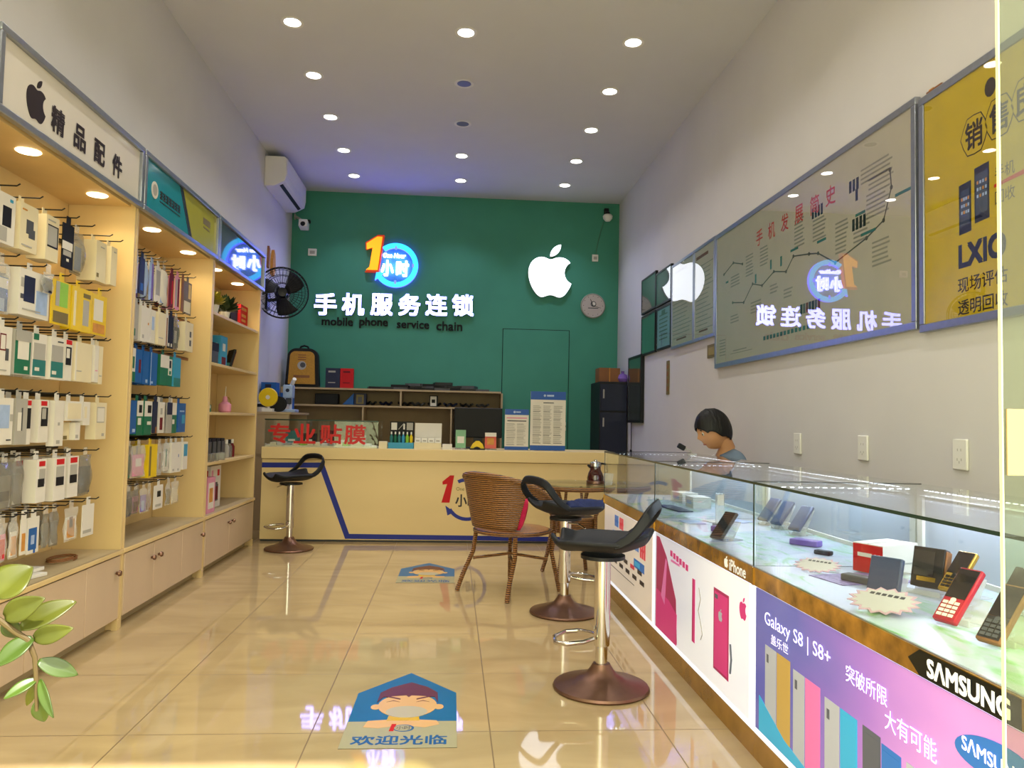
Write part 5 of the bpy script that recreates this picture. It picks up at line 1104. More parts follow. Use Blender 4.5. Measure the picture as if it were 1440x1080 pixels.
leaning('black and orange keypad phone leaning beside the red one', 1.18, 1.56, M_BLACK, M_BROWN, M_DGREY, -1.25, .058, .145)
# farthest counter
solo('blue_leaflet', MB().obox((1.20, 4.05, ZS+.004), (.08, .30, .006), M_NAVY, (0, 0, .1)), 'dark blue leaflet lying in the farthest counter', 'leaflet')
for k, y in enumerate((4.15, 4.40)):
    solo('white_carton', MB().obox((1.36, y, ZS+.03), (.10, .14, .06), M_PAPER, (0, 0, .2*k)).obox((1.309, y, ZS+.03), (.0015, .08, .02), M_LBLUE, (0, 0, .2*k)), f'white carton standing in the farthest counter, {["nearer the entrance", "nearer the reception"][k]}', 'carton', 'white cartons in the farthest counter')
for k, (x, y) in enumerate(((1.12, 3.50), (1.25, 3.52), (1.36, 3.56))):
    solo('leaflet', MB().obox((x, y, ZS+.002), (.09, .12, .003), [M_LBLUE, M_PAPER, M_LBLUE][k], (0, 0, .3*k)), f'pale leaflet lying at the far end of the middle counter, {ORD[k]} from the aisle', 'leaflet', 'leaflets in the middle counter')
# things on top of the counters
t = thing('cable_holder', 'small black clip on a pale bent stand on the farthest counter', 'holder', (1.45, 4.55, .8787))
MB().lathe([(.03, 0), (.03, .006), (0, .008)], (1.45, 4.55, .8787), M_GREY, 14).tube([(1.45, 4.55, .886), (1.44, 4.55, .905), (1.40, 4.55, .918)], .004, M_GREY, 6).build('stand', t)
MB().obox((1.385, 4.55, .925), (.045, .03, .03), M_MATT, (0, .5, 0)).build('clip', t, bevel=.004)
# ================================================================== right wall
def frame(name, y0, y1, z0, z1, label, face, draw=None, fw=.03, fm=None, cat='poster', group=None, dp=.028):
    t = thing(name, label, cat, (XR, (y0+y1)/2, z0), 0, group); f = MB(); fm = fm or M_ALU; X0, X1 = XR-dp, XR-.0005
    f.box(X0, X1, y0, y1, z0, z0+fw, fm).box(X0, X1, y0, y1, z1-fw, z1, fm)
    f.box(X0, X1, y0, y0+fw, z0+fw+.0003, z1-fw-.0003, fm).box(X0, X1, y1-fw, y1, z0+fw+.0003, z1-fw-.0003, fm)
    f.build('frame', t, bevel=.003)
    p = MB().box(X0+.006, X1, y0+fw+.0005, y1-fw-.0005, z0+fw+.0005, z1-fw-.0005, face)
    if draw: draw(p, X0+.006)
    p.build('print', t)
    MB().box(X0+.0024, X0+.0034, y0+fw+.0005, y1-fw-.0005, z0+fw+.0005, z1-fw-.0005, M_PGLASS).build('cover', t)
    return t
M_PGLASS = glass('poster_cover', (1, 1, 1), 1.0)
M_MAP = mat('pale_poster_paper', 'b7b09c', .5, var=.03)
M_MAPT = mat('faded_grey_print', '8a8679', .5, var=.05); M_MAPL = mat('chart_line', '4a463f', .5, var=.05); M_TEALT = mat('teal_small_print', '2f6b66', .5, var=.05)
def d_map(p, x):
    for ch, y in zip('手机发展简史', (4.79, 4.60, 4.41, 4.22, 4.03, 3.85)):
        p.text(ch, (x, y, 2.285), UR, VZ, M_REDF, .105, .105, .0008, .008)
    L = [(5.26, 1.93), (5.053, 1.90), (4.90, 2.0), (4.744, 1.962), (4.564, 2.017), (4.389, 1.983), (4.291, 2.054), (4.094, 2.025), (3.987, 2.005), (3.80, 1.915), (3.499, 1.972), (3.353, 2.02), (3.289, 2.155), (3.299, 2.24)]
    L0 = [(5.44, 2.165), (5.253, 2.214), (5.08, 2.17)]
    for A in (L, L0):
        p.band([(x-.0004, y, z) for y, z in A], (-1, 0, 0), .0006, .008, M_MAPL)
        for y, z in A: p.prism([(-y+.011*math.cos(k*.7854), z+.011*math.sin(k*.7854)) for k in range(8)], (x, 0, 0), UR, VZ, .0014, M_MAPL)
    rnd = random.Random(5)
    for y, z, w, n in ((5.30, 2.11, .17, 4), (5.02, 2.20, .13, 7), (4.78, 2.20, .14, 6), (4.93, 1.87, .20, 4), (4.62, 1.93, .12, 3), (4.28, 2.25, .13, 8), (4.05, 2.19, .15, 6), (3.80, 2.11, .13, 8), (3.62, 2.06, .16, 5), (3.55, 2.31, .28, 4), (3.48, 2.24, .22, 3), (3.50, 2.17, .20, 6), (3.45, 1.93, .16, 6), (5.30, 1.83, .16, 3), (4.42, 1.87, .12, 3)):
        for q in range(n): R(p, x, y, y-w*rnd.uniform(.8, 1), z-q*.022, z-q*.022+.009, M_MAPT, .0006)
    for y, z, w in ((4.33, 2.085, .10), (4.0, 2.06, .10), (3.60, 2.10, .09), (3.26, 2.10, .16), (3.55, 1.99, .13), (5.40, 2.09, .05)): R(p, x, y, y-w, z, z+.014, M_TEALT, .0008)
    for y, z, n, m in ((4.06, 2.21, 4, M_NAVY), (3.66, 2.235, 3, M_NAVY), (3.60, 2.18, 1, M_NAVY), (3.63, 2.035, 4, M_MATT), (4.86, 1.995, 1, M_TEALT), (4.62, 2.04, 1, M_TEALT), (4.47, 2.03, 1, M_TEALT)):
        for q in range(n): R(p, x, y-q*.034, y-q*.034-.022, z, z+.06, m, .001)
    for q in range(7): R(p, x, 4.20-q*.035, 4.20-q*.035-.026, 1.70, 1.755, [M_MATT, M_DGREY, M_MAROON, M_NAVY][q % 4], .001)
    for q in range(13): R(p, x, 4.72-q*.05, 4.72-q*.05-.033, 1.605, 1.63, M_TEALT, .0008)
    for q in range(6): R(p, x, 5.52, 5.40, 1.57+q*.022, 1.578+q*.022, M_MAPT, .0008)
    R(p, x, 5.30, 4.90, 1.565, 1.570, M_MAPT, .0008); R(p, x, 5.25, 5.0, 1.582, 1.59, M_MAPT, .0008)
frame('history_poster', 3.10, 5.62, 1.485, 2.495, 'large pale wall poster with a rising line chart and red title', M_MAP, d_map, .034)
M_YFACE = mat('mustard_poster_paper', 'c0a604', .4, var=.05)
def d_yel(p, x):
    for ch, y, z in zip('销售良机', (2.735, 2.60, 2.465, 2.33), (2.19, 2.205, 2.22, 2.235)):
        o = [(-y+.072*math.cos(k*.5236)*(1.0 if k % 2 else 1.1), z+.078*math.sin(k*.5236)*(1.0 if k % 2 else 1.1)) for k in range(12)]
        p.prism(o, (x, 0, 0), UR, VZ, .0006, M_INK); p.prism([((a+y)*.94-y, (b_-z)*.94+z) for a, b_ in o], (x-.0006, 0, 0), UR, VZ, .0004, M_YFACE)
        p.text(ch, (x-.001, y, z), UR, VZ, M_INK, .10, .11, .0006, .018)
    for ya, yb, z0, z1 in ((2.825, 2.755, 1.82, 2.02), (2.735, 2.655, 1.845, 2.06)):
        p.prism([(-ya, z0), (-yb, z0+.004), (-yb, z1), (-ya, z1-.004)], (x, 0, 0), UR, VZ, .0008, M_NAVY)
        p.prism([(-ya+.008, z0+.03), (-yb-.008, z0+.033), (-yb-.008, z1-.027), (-ya+.008, z1-.03)], (x-.0008, 0, 0), UR, VZ, .0005, M_SLATE)
        for r in range(3):
            for c in range(4): R(p, x-.0013, ya-.014-c*(ya-yb-.02)/4, ya-.014-c*(ya-yb-.02)/4-.009, z1-.07-r*.026, z1-.058-r*.026, M_LBLUE if (r+c) % 3 else M_ORANGE, .0004)
    p.prism([(-2.63, 1.95), (-2.48, 1.955), (-2.48, 1.935), (-2.43, 1.965), (-2.48, 1.995), (-2.48, 1.972), (-2.63, 1.962)], (x, 0, 0), UR, VZ, .0008, M_RED)
    p.text('手机', (x, 2.575, 2.0), UR, VZ, M_INK, .10, .05, .0006); p.text('回收', (x, 2.575, 1.91), UR, VZ, M_INK, .10, .05, .0006)
    p.text('LXIO', (x, 2.70, 1.735), UR, VZ, M_NAVY, .26, .095, .0008, .05)
    p.text('现场评估', (x, 2.70, 1.622), UR, VZ, M_INK, .27, .06, .0006, .01)
    p.text('透明回收', (x, 2.70, 1.535), UR, VZ, M_INK, .27, .06, .0006, .01)
    p.prism([(-2.645+.03*math.cos(k*.5236), 2.335+.036*math.sin(k*.5236)) for k in range(12)], (x, 0, 0), UR, VZ, .0008, M_INK)
frame('recycling_poster', 1.85, 3.078, 1.465, 2.47, 'yellow framed wall poster with two phones and dark characters', M_YFACE, d_yel, .034)
solo('rust_patch', MB().obox((XR-.012, 2.98, 2.476), (.02, .10, .008), M_BROWN).obox((XR-.012, 3.0, 2.482), (.018, .03, .006), M_ORANGE), 'strip of rust brown tape on top of the yellow poster frame', 'tape')
def d_small(p, x, y0, y1):
    rnd = random.Random(int(y0*10)); w = y1-y0-.09
    R(p, x, y1-.05, y1-.05-w*.7, 2.40, 2.425, M_MAROON)
    for q in range(16):
        z = 2.33-q*.034
        R(p, x, y1-.05, y1-.05-w*rnd.uniform(.6, 1), z, z+.008, M_MAPT, .0006)
    R(p, x, y1-.05-w*.2, y1-.05-w*.7, 1.80, 1.815, M_MAROON, .0006)
frame('notice_frame', 5.63, 6.135, 1.735, 2.50, 'narrow framed notice right beside the large chart poster', M_MAP, lambda p, x: d_small(p, x, 5.63, 6.135), .026)
frame('notice_frame', 6.14, 6.785, 1.735, 2.50, 'narrow framed notice between the other notice and the dark frames', M_MAP, lambda p, x: d_small(p, x, 6.14, 6.785), .026)
M_DARKP = mat('dark_green_print', '1f2b24', .3, var=.15); M_BLK = mat('black_frame_wood', '111214', .4, var=.05); M_CERT = mat('pale_blue_certificate', '7f9cae', .4, var=.08)
def d_cert(p, x):
    for q in range(7): R(p, x, 7.20, 6.92, 1.86+q*.038, 1.872+q*.038, M_DARKP, .0006)
    R(p, x, 7.12, 7.0, 2.10, 2.14, M_DARKP, .0006)
GF = 'dark framed pictures on the right wall'
frame('picture_frame', 6.80, 7.325, 2.195, 2.53, 'dark framed picture, upper row, next to the notices', M_DARKP, None, .02, M_BLK, 'picture', GF)
frame('picture_frame', 7.335, 7.90, 2.20, 2.57, 'dark framed picture, upper row, nearest the green wall', M_DARKP, None, .02, M_BLK, 'picture', GF)
frame('certificate_frame', 6.80, 7.29, 1.765, 2.175, 'black framed pale blue certificate below the dark pictures', M_CERT, d_cert, .022, M_BLK, 'picture', GF)
frame('picture_frame', 7.335, 7.89, 1.765, 2.18, 'dark green framed picture, lower row, beside the pale blue certificate', M_GREENP, None, .02, M_BLK, 'picture', GF)
frame('wall_board', 7.83, 8.42, 1.07, 1.79, 'tall black framed board low on the right wall beside the corner cabinet', M_DARKP, None, .03, M_BLK, 'board', None, .04)
solo('pull_string', MB().tube([(XR-.02, 8.30, 1.069), (XR-.02, 8.30, .80), (XR-.022, 8.305, .77)], .005, M_MATT, 6).lathe([(0, -.02), (.012, -.012), (.012, .012), (0, .02)], (XR-.022, 8.305, .76), M_MATT, 10), 'black cord with a weight hanging below the tall black board', 'cord')
pb = MB().box(XR-.008, XR-.0005, 6.90, 6.985, 1.335, 1.648, M_OLIVE)
for q in range(4): pb.prism([(-6.9425+.028*math.cos(k*.7854), 1.39+q*.068+.026*math.sin(k*.7854)) for k in range(8)], (XR-.0081, 0, 0), UR, VZ, .001, M_BROWN)
solo('charm_strip', pb, 'narrow golden brown charm strip hanging on the right wall', 'wall hanging')
pb = MB().box(XR-.01, XR-.0005, 5.635, 5.835, 1.58, 1.682, M_OLIVE); R(pb, XR-.0101, 5.80, 5.66, 1.60, 1.66, mat('dull_gold_print', '948038', .4, var=.1), .001)
solo('gold_plaque', pb, 'small dull gold plaque below the corner of the large chart poster', 'plaque')
def socket(y, label, w=.085, z=.965):
    t = thing('wall_socket', label, 'socket', (XR, y, z-.06), 0, 'sockets on the right wall')
    MB().box(XR-.012, XR-.0005, y-w/2, y+w/2, z-.06, z+.06, M_WHITE).build('plate', t, bevel=.004)
    b = MB()
    for dy, dz in ((-.012, -.02), (.012, -.02), (0, -.03), (-.010, .018), (.010, .018)): b.box(XR-.0128, XR-.0121, y+dy-.0015, y+dy+.0015, z+dz-.005, z+dz+.005, M_GREY)
    b.build('holes', t)
socket(4.265, 'white wall socket, farthest from the entrance of three'); socket(3.56, 'white wall socket, middle of three behind the glass counters'); socket(2.85, 'white wall socket nearest the entrance, under the yellow poster')
# ================================================================== bar stools
def make_stool(label):
    t = thing('bar_stool', label, 'bar stool', (0, 0, 0), 0, 'adjustable bar stools')
    MB().lathe([(0, .001), (.188, .001), (.193, .008), (.188, .016), (.15, .028), (.10, .042), (.06, .06), (.042, .085), (.034, .10), (0, .10)], (0, 0, 0), M_STEELB, 48).build('base', t, label='flared brownish steel base')
    MB().lathe([(.024, .1005), (.024, .188)], (0, 0, 0), M_CHROME, 24).build('lower_tube', t)
    MB().lathe([(0, .17), (.031, .17), (.032, .176), (.032, .515), (0, .515)], (0, 0, 0), M_CHROME, 28).build('column', t, label='chrome gas lift column')
    fr = [(.028, -.03, .20), (.06, -.075, .195), (.12, -.105, .19), (.17, -.085, .185), (.195, 0, .185), (.17, .085, .185), (.12, .105, .19), (.06, .075, .195), (.028, .03, .20)]
    MB().tube(fr, .0085, M_CHROME, 10).build('footrest', t)
    MB().tube([(.0, -.03, .50), (.02, -.10, .505), (.03, -.16, .485)], .005, M_CHROME, 8).build('lever', t)
    MB().lathe([(0, .516), (.09, .516), (.09, .53), (0, .53)], (0, 0, 0), M_BLACK, 20).build('mount', t)
    def seat(u, v):
        a = 2*u-1; x = .185-.36*v; hw = .19*(1-.55*abs(2*v-1)**4)
        z = .555+.045*abs(a)**2.4+.05*max(0, v-.72)**1.1*3-.03*max(0, .25-v)*2+.035*(max(0, .12-v)/.12)
        return (x-.02*(a*a)*(1 if v > .5 else -.5), a*hw, z)
    s = MB().grid(seat, 16, 18, M_SEAT); s.build('seat', t, solid=.022, sub=1)
    P = [(-.06, -.178, .585), (-.13, -.176, .615), (-.175, -.168, .67), (-.20, -.15, .715), (-.212, -.115, .735), (-.218, 0, .742), (-.212, .115, .735), (-.20, .15, .715), (-.175, .168, .67), (-.13, .176, .615), (-.06, .178, .585)]
    Bv = [(.3, .2, 1), (.5, .2, .8), (.7, .1, .5), (.55, 0, .8), (.3, 0, 1), (.15, 0, 1), (.3, 0, 1), (.55, 0, .8), (.7, -.1, .5), (.5, -.2, .8), (.3, -.2, 1)]
    MB().band(P, Bv, [.04, .042, .046, .05, .05, .05, .05, .05, .046, .042, .04], .016, M_SEAT).build('backrest', t, sub=1, bevel=0)
    return t
M_SEAT = mat('black_moulded_plastic', '131417', .55, var=.06)
st1 = make_stool('black bar stool nearest the entrance, in front of the white pink phone poster'); st1.location = (.619, 3.078, 0); st1.rotation_euler = (0, 0, math.radians(158))
dup(st1, (.646, 4.279, 0), math.radians(22), 'black bar stool beside the rattan chair, blue cloth on its seat')
dup(st1, (-1.273, 6.29, 0), math.radians(222), 'black bar stool in front of the blue stripe of the reception counter')
def cl(u, v):
    return (.60+.05+.20*u-.10*0, 4.20+.15*v, .590+.03*math.sin(7*u+2*v)*math.sin(5*v)+.045*math.exp(-((u-.62)**2+(v-.5)**2)*14))
solo('folded_cloth', MB().grid(cl, 18, 14, mat('dark_blue_cloth', '1b2650', .8, var=.2, scale=40)), 'crumpled dark blue cloth lying on the bar stool beside the rattan chair', 'cloth', solid=.012)
# ================================================================== rattan chair and table
def rattan():
    m = bpy.data.materials.new('woven_rattan'); m.use_nodes = True; N = m.node_tree.nodes; L = m.node_tree.links; b = N['Principled BSDF']
    tc = N.new('ShaderNodeTexCoord')
    w1 = N.new('ShaderNodeTexWave'); w1.bands_direction = 'Z'; w1.inputs['Scale'].default_value = 26; w1.inputs['Distortion'].default_value = 1.2; w1.inputs['Detail Scale'].default_value = 3
    w2 = N.new('ShaderNodeTexNoise'); w2.inputs['Scale'].default_value = 60
    L.new(tc.outputs['Object'], w1.inputs[0]); L.new(tc.outputs['Object'], w2.inputs['Vector'])
    a = N.new('ShaderNodeMath'); a.operation = 'MULTIPLY_ADD'; a.inputs[1].default_value = .6; L.new(w2.outputs['Fac'], a.inputs[0]); L.new(w1.outputs['Fac'], a.inputs[2])
    r = N.new('ShaderNodeValToRGB'); e = r.color_ramp.elements; e[0].position = .35; e[0].color = lin('2e150a')+(1,); e[1].position = 1.15 if False else 1.0; e[1].color = lin('9f6c36')+(1,)
    L.new(a.outputs[0], r.inputs[0]); L.new(r.outputs[0], b.inputs['Base Color']); b.inputs['Roughness'].default_value = .38
    bp = N.new('ShaderNodeBump'); bp.inputs['Strength'].default_value = .8; bp.inputs['Distance'].default_value = .006; L.new(w1.outputs['Fac'], bp.inputs['Height']); L.new(bp.outputs[0], b.inputs['Normal'])
    return m
M_RAT = rattan()
ch = thing('rattan_chair', 'brown woven rattan tub chair in front of the reception counter', 'chair', (0, 0, 0))
def rimz(th):
    a = abs(th)/math.radians(128)
    return .735-.05*min(1, a/.45)**2-.235*max(0, (a-.42)/.58)**1.35
def rad(th, z): return .235+.075*max(0, (z-.36)/.38)
def bk(u, v):
    th = math.radians(-128+256*u); zt = rimz(th); a = abs(th)/math.radians(128)
    zb = .405 if a < .37 else .405+(zt-.075-.405)*min(1, (a-.37)/.07)
    z = zb+(zt-zb)*v; r = rad(th, z)*(1+.10*max(0, a-.6))
    return (-r*math.cos(th)*1.02+.02, r*math.sin(th)*1.05, z)
MB().grid(bk, 64, 12, M_RAT).build('backrest', ch, solid=.014)
MB().tube([bk(k/48, 1.0) for k in range(49)], .016, M_RAT, 8).build('top_rim', ch)
def sring(r, z): return [(r*math.cos(k*math.pi/18)*1.0+.01, r*math.sin(k*math.pi/18)*1.05, z) for k in range(36)]
MB().lathe([(0, .362), (.225, .362), (.245, .37), (.245, .385), (.225, .392), (0, .388)], (.01, 0, 0), M_RAT, 36).build('seat', ch)
for sx, sy in ((1, 1), (1, -1), (-1, 1), (-1, -1)):
    x0, y0_ = .155*sx+.015, .17*sy; x1, y1_ = (.215 if sx > 0 else .26)*sx+.01, .215*sy
    pts = [(x0, y0_, .36), (x0*1.08, y0_*1.06, .24), (x0+(x1-x0)*.7, y0_+(y1_-y0_)*.7, .10), (x1, y1_, .002)]
    if sx > 0: pts = [bk(1 if sy > 0 else 0, .6), (x0*1.2, y0_*1.12, .40)]+pts[1:]
    MB().tube(pts, .0135, M_RAT, 8).build('leg', ch)
MB().tube([(.16, .17, .20), (0, 0, .215), (-.16, -.17, .20)], .009, M_RAT, 7).build('cross_brace', ch)
MB().tube([(.16, -.17, .20), (0, 0, .233), (-.16, .17, .20)], .009, M_RAT, 7).build('cross_brace', ch)
ch.location = (.385, 4.83, 0); ch.rotation_euler = (0, 0, math.radians(42))
M_PINKC = mat('hot_pink_fabric', 'd3224f', .75, var=.1, scale=50)
cu = MB()
def cus(s):
    def f(u, v):
        a, b = 2*u-1, 2*v-1; e = (1-a**4)*(1-b**4)
        return (.15*a*(1-.06*b*b), .055*s*max(0, e)**.6, .105*b*(1-.06*a*a))
    return f
cu.grid(cus(1), 14, 12, M_PINKC); cu.grid(cus(-1), 14, 12, M_PINKC)
cu.move(Matrix.Translation((.352, 4.748, .496)) @ Matrix.Rotation(math.radians(-46), 4, 'Z') @ Matrix.Rotation(math.radians(-22), 4, 'X'))
solo('cushion', cu, 'hot pink cushion leaning in the rattan chair', 'cushion')
tb = thing('rattan_table', 'round rattan tea table with a glass top beside the glass counters', 'table', (.86, 5.33, 0))
tx, ty = .86, 5.33
MB().lathe([(0, .6305), (.285, .6305), (.29, .634), (.285, .638), (0, .638)], (tx, ty, 0), glass('table_glass', (.80, .86, .82), .9), 40).build('glass_top', tb)
MB().tube([(tx+.272*math.cos(k*math.pi/20), ty+.272*math.sin(k*math.pi/20), .612) for k in range(40)], .0165, M_RAT, 8, closed=True).build('top_ring', tb)
MB().lathe([(0, .30), (.14, .30), (.155, .32), (.155, .40), (.13, .41), (0, .41)], (tx, ty, 0), M_RAT, 28).build('basket', tb)
for k in range(4):
    a = math.radians(45+90*k+12); c, s_ = math.cos(a), math.sin(a)
    MB().tube([(tx+.262*c, ty+.262*s_, .60), (tx+.215*c, ty+.215*s_, .52), (tx+.165*c, ty+.165*s_, .42), (tx+.165*c, ty+.165*s_, .30), (tx+.20*c, ty+.20*s_, .12), (tx+.235*c, ty+.235*s_, .002)], .014, M_RAT, 8).build('leg', tb)
    MB().tube([(tx+.262*math.cos(a+.22), ty+.262*math.sin(a+.22), .60), (tx+.20*math.cos(a+.12), ty+.20*math.sin(a+.12), .50), (tx+.162*math.cos(a+.05), ty+.162*math.sin(a+.05), .41)], .010, M_RAT, 7).build('brace', tb)
tp = thing('tea_pot', 'dark red glass tea pot with a steel band and black handle on the rattan table', 'tea pot', (1.0, 5.28, .6385))
px, py, pz = 1.0, 5.28, .6388
MB().lathe([(.0, 0), (.045, 0), (.056, .012), (.058, .04), (.048, .075), (.038, .095), (.036, .12), (.033, .12), (.033, .095), (0, .09)], (px, py, pz), mat('dark_tea_glass', '3a0d0b', .06, var=.1, spec=.9), 24).build('body', tp)
MB().lathe([(.0375, .118), (.042, .12), (.042, .142), (.03, .150), (.012, .153), (.012, .163), (0, .165)], (px, py, pz), M_CHROME, 22).build('lid', tp, label='steel lid band')
MB().tube([(px+.038, py-.005, pz+.14), (px+.075, py-.008, pz+.135), (px+.082, py-.01, pz+.09), (px+.06, py-.005, pz+.045)], .0075, M_MATT, 8).build('handle', tp)
MB().tube([(px-.035, py, pz+.115), (px-.055, py, pz+.128)], [.012, .006], M_MATT, 8).build('spout', tp)
MB().lathe([(.0585, .0), (.062, .002), (.062, .02), (.059, .022)], (px, py, pz), M_STEELB, 22).build('coaster', tp)
solo('paper_cup', MB().lathe([(.0, 0), (.026, 0), (.036, .075), (.034, .075), (.025, .004), (0, .004)], (1.075, 5.20, .6388), M_WHITE, 20), 'small white cup on the rattan table beside the tea pot', 'cup')
# ================================================================== floor stickers
M_STKB = mat('blue_floor_vinyl', '12638f', .3, var=.04, spec=.15); M_STKG = mat('grey_floor_vinyl', 'a59f78', .3, var=.03, spec=.15)
M_SKINP = mat('printed_skin_tone', 'd6a868', .3, var=.02, spec=.15); M_HAIRP = mat('printed_brown_hair', '612a1e', .3, var=.03, spec=.15); M_MASKP = mat('printed_face_mask', 'b3a98c', .3, var=.02, spec=.15); M_YELP = mat('printed_yellow_shirt', 'd0a512', .3, var=.02, spec=.15); M_STKT = mat('printed_blue_text', '1c5a90', .3, var=.02, spec=.15)
def floor_sticker(y0, y1, label):
    cx_ = -.148; s = (y1-y0)/.735
    t = thing('floor_sticker', label, 'floor sticker', (cx_, (y0+y1)/2, 0), 0, 'welcome stickers on the floor')
    O, U, V = (cx_, y0, .0004), (1, 0, 0), (0, 1, 0)
    b = MB(); yy = lambda v: v*s
    def pr(p, m, d): b.prism([(x, yy(v)) for x, v in p], O, U, V, d, m)
    pr([(-.19, 0), (.19, 0), (.19, .50), (.005, .735), (-.185, .50)], M_STKB, .001)
    pr([(-.19, 0), (.19, 0), (.19, .22), (-.189, .22)], M_STKG, .0014)
    el = lambda cx2, cy2, a, c, n=28, t0=0, t1=2*math.pi: [(cx2+a*math.cos(t0+(t1-t0)*k/n), cy2+c*math.sin(t0+(t1-t0)*k/n)) for k in range(n+1)]
    pr([(-.13, .17), (-.12, .225), (-.05, .235), (.05, .235), (.12, .225), (.13, .19), (.08, .165), (.0, .185), (-.08, .16)], M_SKINP, .0018)
    pr([(-.055, .225), (.06, .225), (.055, .275), (-.05, .275)], M_YELP, .0022)
    pr(el(-.105, .355, .018, .025, 14), M_SKINP, .0022); pr(el(.125, .355, .018, .025, 14), M_SKINP, .0022)
    pr(el(.01, .37, .108, .115), M_SKINP, .0026)
    pr([(-.105, .40), (-.10, .50), (-.06, .56), (.012, .615), (.08, .56), (.118, .50), (.122, .40), (.108, .455), (.02, .47), (.01, .45), (0, .47), (-.085, .455)], M_HAIRP, .003)
    pr(el(.01, .305, .075, .055, 20), M_MASKP, .003)
    for x0, x1 in ((-.07, -.02), (.04, .09)):
        pr([(x0, .40), ((x0+x1)/2, .412), (x1, .40), ((x0+x1)/2, .418)], M_HAIRP, .0032)
    pr([(-.075, .455), (-.02, .425), (-.02, .435), (-.072, .465)], M_HAIRP, .0036); pr([(.095, .455), (.04, .425), (.04, .435), (.092, .465)], M_HAIRP, .0036)
    b.text('欢迎光临', (cx_, y0+yy(.062), .0016), U, V, M_STKT, .315, yy(.075), .0004, .02)
    b.prism([(-.04, yy(.135)), (-.025, yy(.135)), (-.018, yy(.195)), (-.034, yy(.195))], O, U, V, .0022, M_RED)
    b.prism([(x, yy(v)) for x, v in el(.008, .16, .036, .03, 22)], O, U, V, .0019, M_STKT); b.prism([(x, yy(v)) for x, v in el(.006, .16, .030, .025, 22)], O, U, V, .0023, M_STKG)
    b.text('小时', (cx_+.008, y0+yy(.16), .0028), U, V, M_INK, .048, yy(.03), .0003)
    b.build('printed_vinyl', t)
    return t
floor_sticker(2.535, 3.27, 'blue welcome floor sticker nearest the entrance, a masked boy drawn on it')
floor_sticker(5.045, 5.74, 'blue welcome floor sticker nearer the reception counter, beside the rattan chair')
# ================================================================== potted plant inside the entrance
M_LEAF = mat('glossy_green_leaf', '4c500a', .4, var=.35, scale=14, spec=.6)
M_LEAF2 = mat('deep_green_leaf', '3a4f12', .4, var=.3, scale=14, spec=.6)
M_STEM = mat('brown_green_stem', '5a4a2a', .6, var=.1)
pp = thing('potted_plant', 'green leafy plant at the entrance, one branch drooping into view', 'plant', (-1.05, 1.25, 0))
MB().lathe([(0, 0), (.13, 0), (.17, .30), (.18, .30), (.18, .34), (.155, .34), (.15, .28), (0, .28)], (-1.05, 1.25, 0), mat('terracotta_pot', 'a5603c', .7, var=.1), 28).build('pot', pp)
MB().lathe([(0, .2805), (.148, .2805), (.148, .30), (0, .305)], (-1.05, 1.25, 0), mat('potting_soil', '2c2018', .9, var=.2), 22).build('soil', pp)
MAIN = [(-1.05, 1.25, 0.29), (-1.0, 1.2, 0.75), (-0.93, 1.12, 0.97), (-0.82, 1.05, 0.98), (-0.68, 0.99, 0.88), (-0.536, 0.98, 0.805), (-0.519, 0.98, 0.792), (-0.503, 0.98, 0.782), (-0.494, 0.98, 0.761), (-0.491, 0.98, 0.731), (-0.489, 0.98, 0.698)]
MB().tube(MAIN, [.010, .009, .007, .0055, .0045]+[.0035]*(len(MAIN)-8)+[.003, .0026, .002], M_STEM, 8).build('stem', pp)
def leaf(a, b, w, m, droop=.15, roll=0.):
    a, b = Vector(a), Vector(b); d = b-a; L_ = d.length; d.normalize()
    side = d.cross(Vector((0, -1, .35))).normalized(); n = side.cross(d).normalized()
    side = (side*math.cos(roll)+n*math.sin(roll)).normalized(); n = side.cross(d).normalized()
    def f(u, v):
        s = 2*u-1; ww = w*math.sin(math.pi*min(1, v*.94+.05))**.75*(1-.25*v)
        return tuple(a+d*(L_*v)+side*(s*ww)+n*(abs(s)*ww*.28-droop*L_*(v-.5)**2))
    MB().grid(f, 8, 14, m).build('leaf', pp, solid=.0012)
leaf((-0.542, 0.98, 0.834), (-0.513, 1.0, 0.866), 0.029, M_LEAF, .15, 0.25)
leaf((-0.533, 0.98, 0.809), (-0.478, 0.96, 0.836), 0.0161, M_LEAF, .15, -0.25)
leaf((-0.513, 0.98, 0.797), (-0.459, 1.0, 0.824), 0.0172, M_LEAF, .15, 0.25)
leaf((-0.498, 0.98, 0.784), (-0.444, 0.96, 0.801), 0.0129, M_LEAF, .15, -0.25)
leaf((-0.53, 0.98, 0.806), (-0.525, 1.0, 0.779), 0.0118, M_LEAF2, .15, 0.25)
leaf((-0.498, 0.98, 0.785), (-0.529, 0.96, 0.757), 0.015, M_LEAF2, .15, -0.25)
leaf((-0.49, 0.98, 0.757), (-0.452, 1.0, 0.734), 0.0118, M_LEAF2, .15, 0.25)
leaf((-0.491, 0.98, 0.736), (-0.517, 0.96, 0.72), 0.0086, M_LEAF2, .15, -0.25)
leaf((-0.489, 0.98, 0.733), (-0.512, 1.0, 0.696), 0.0064, M_LEAF, .15, 0.25)
leaf((-0.488, 0.98, 0.735), (-0.461, 0.96, 0.697), 0.0075, M_LEAF2, .15, -0.25)
leaf((-0.488, 0.98, 0.71), (-0.49, 1.0, 0.677), 0.0107, M_LEAF2, .15, 0.25)
random.seed(21)
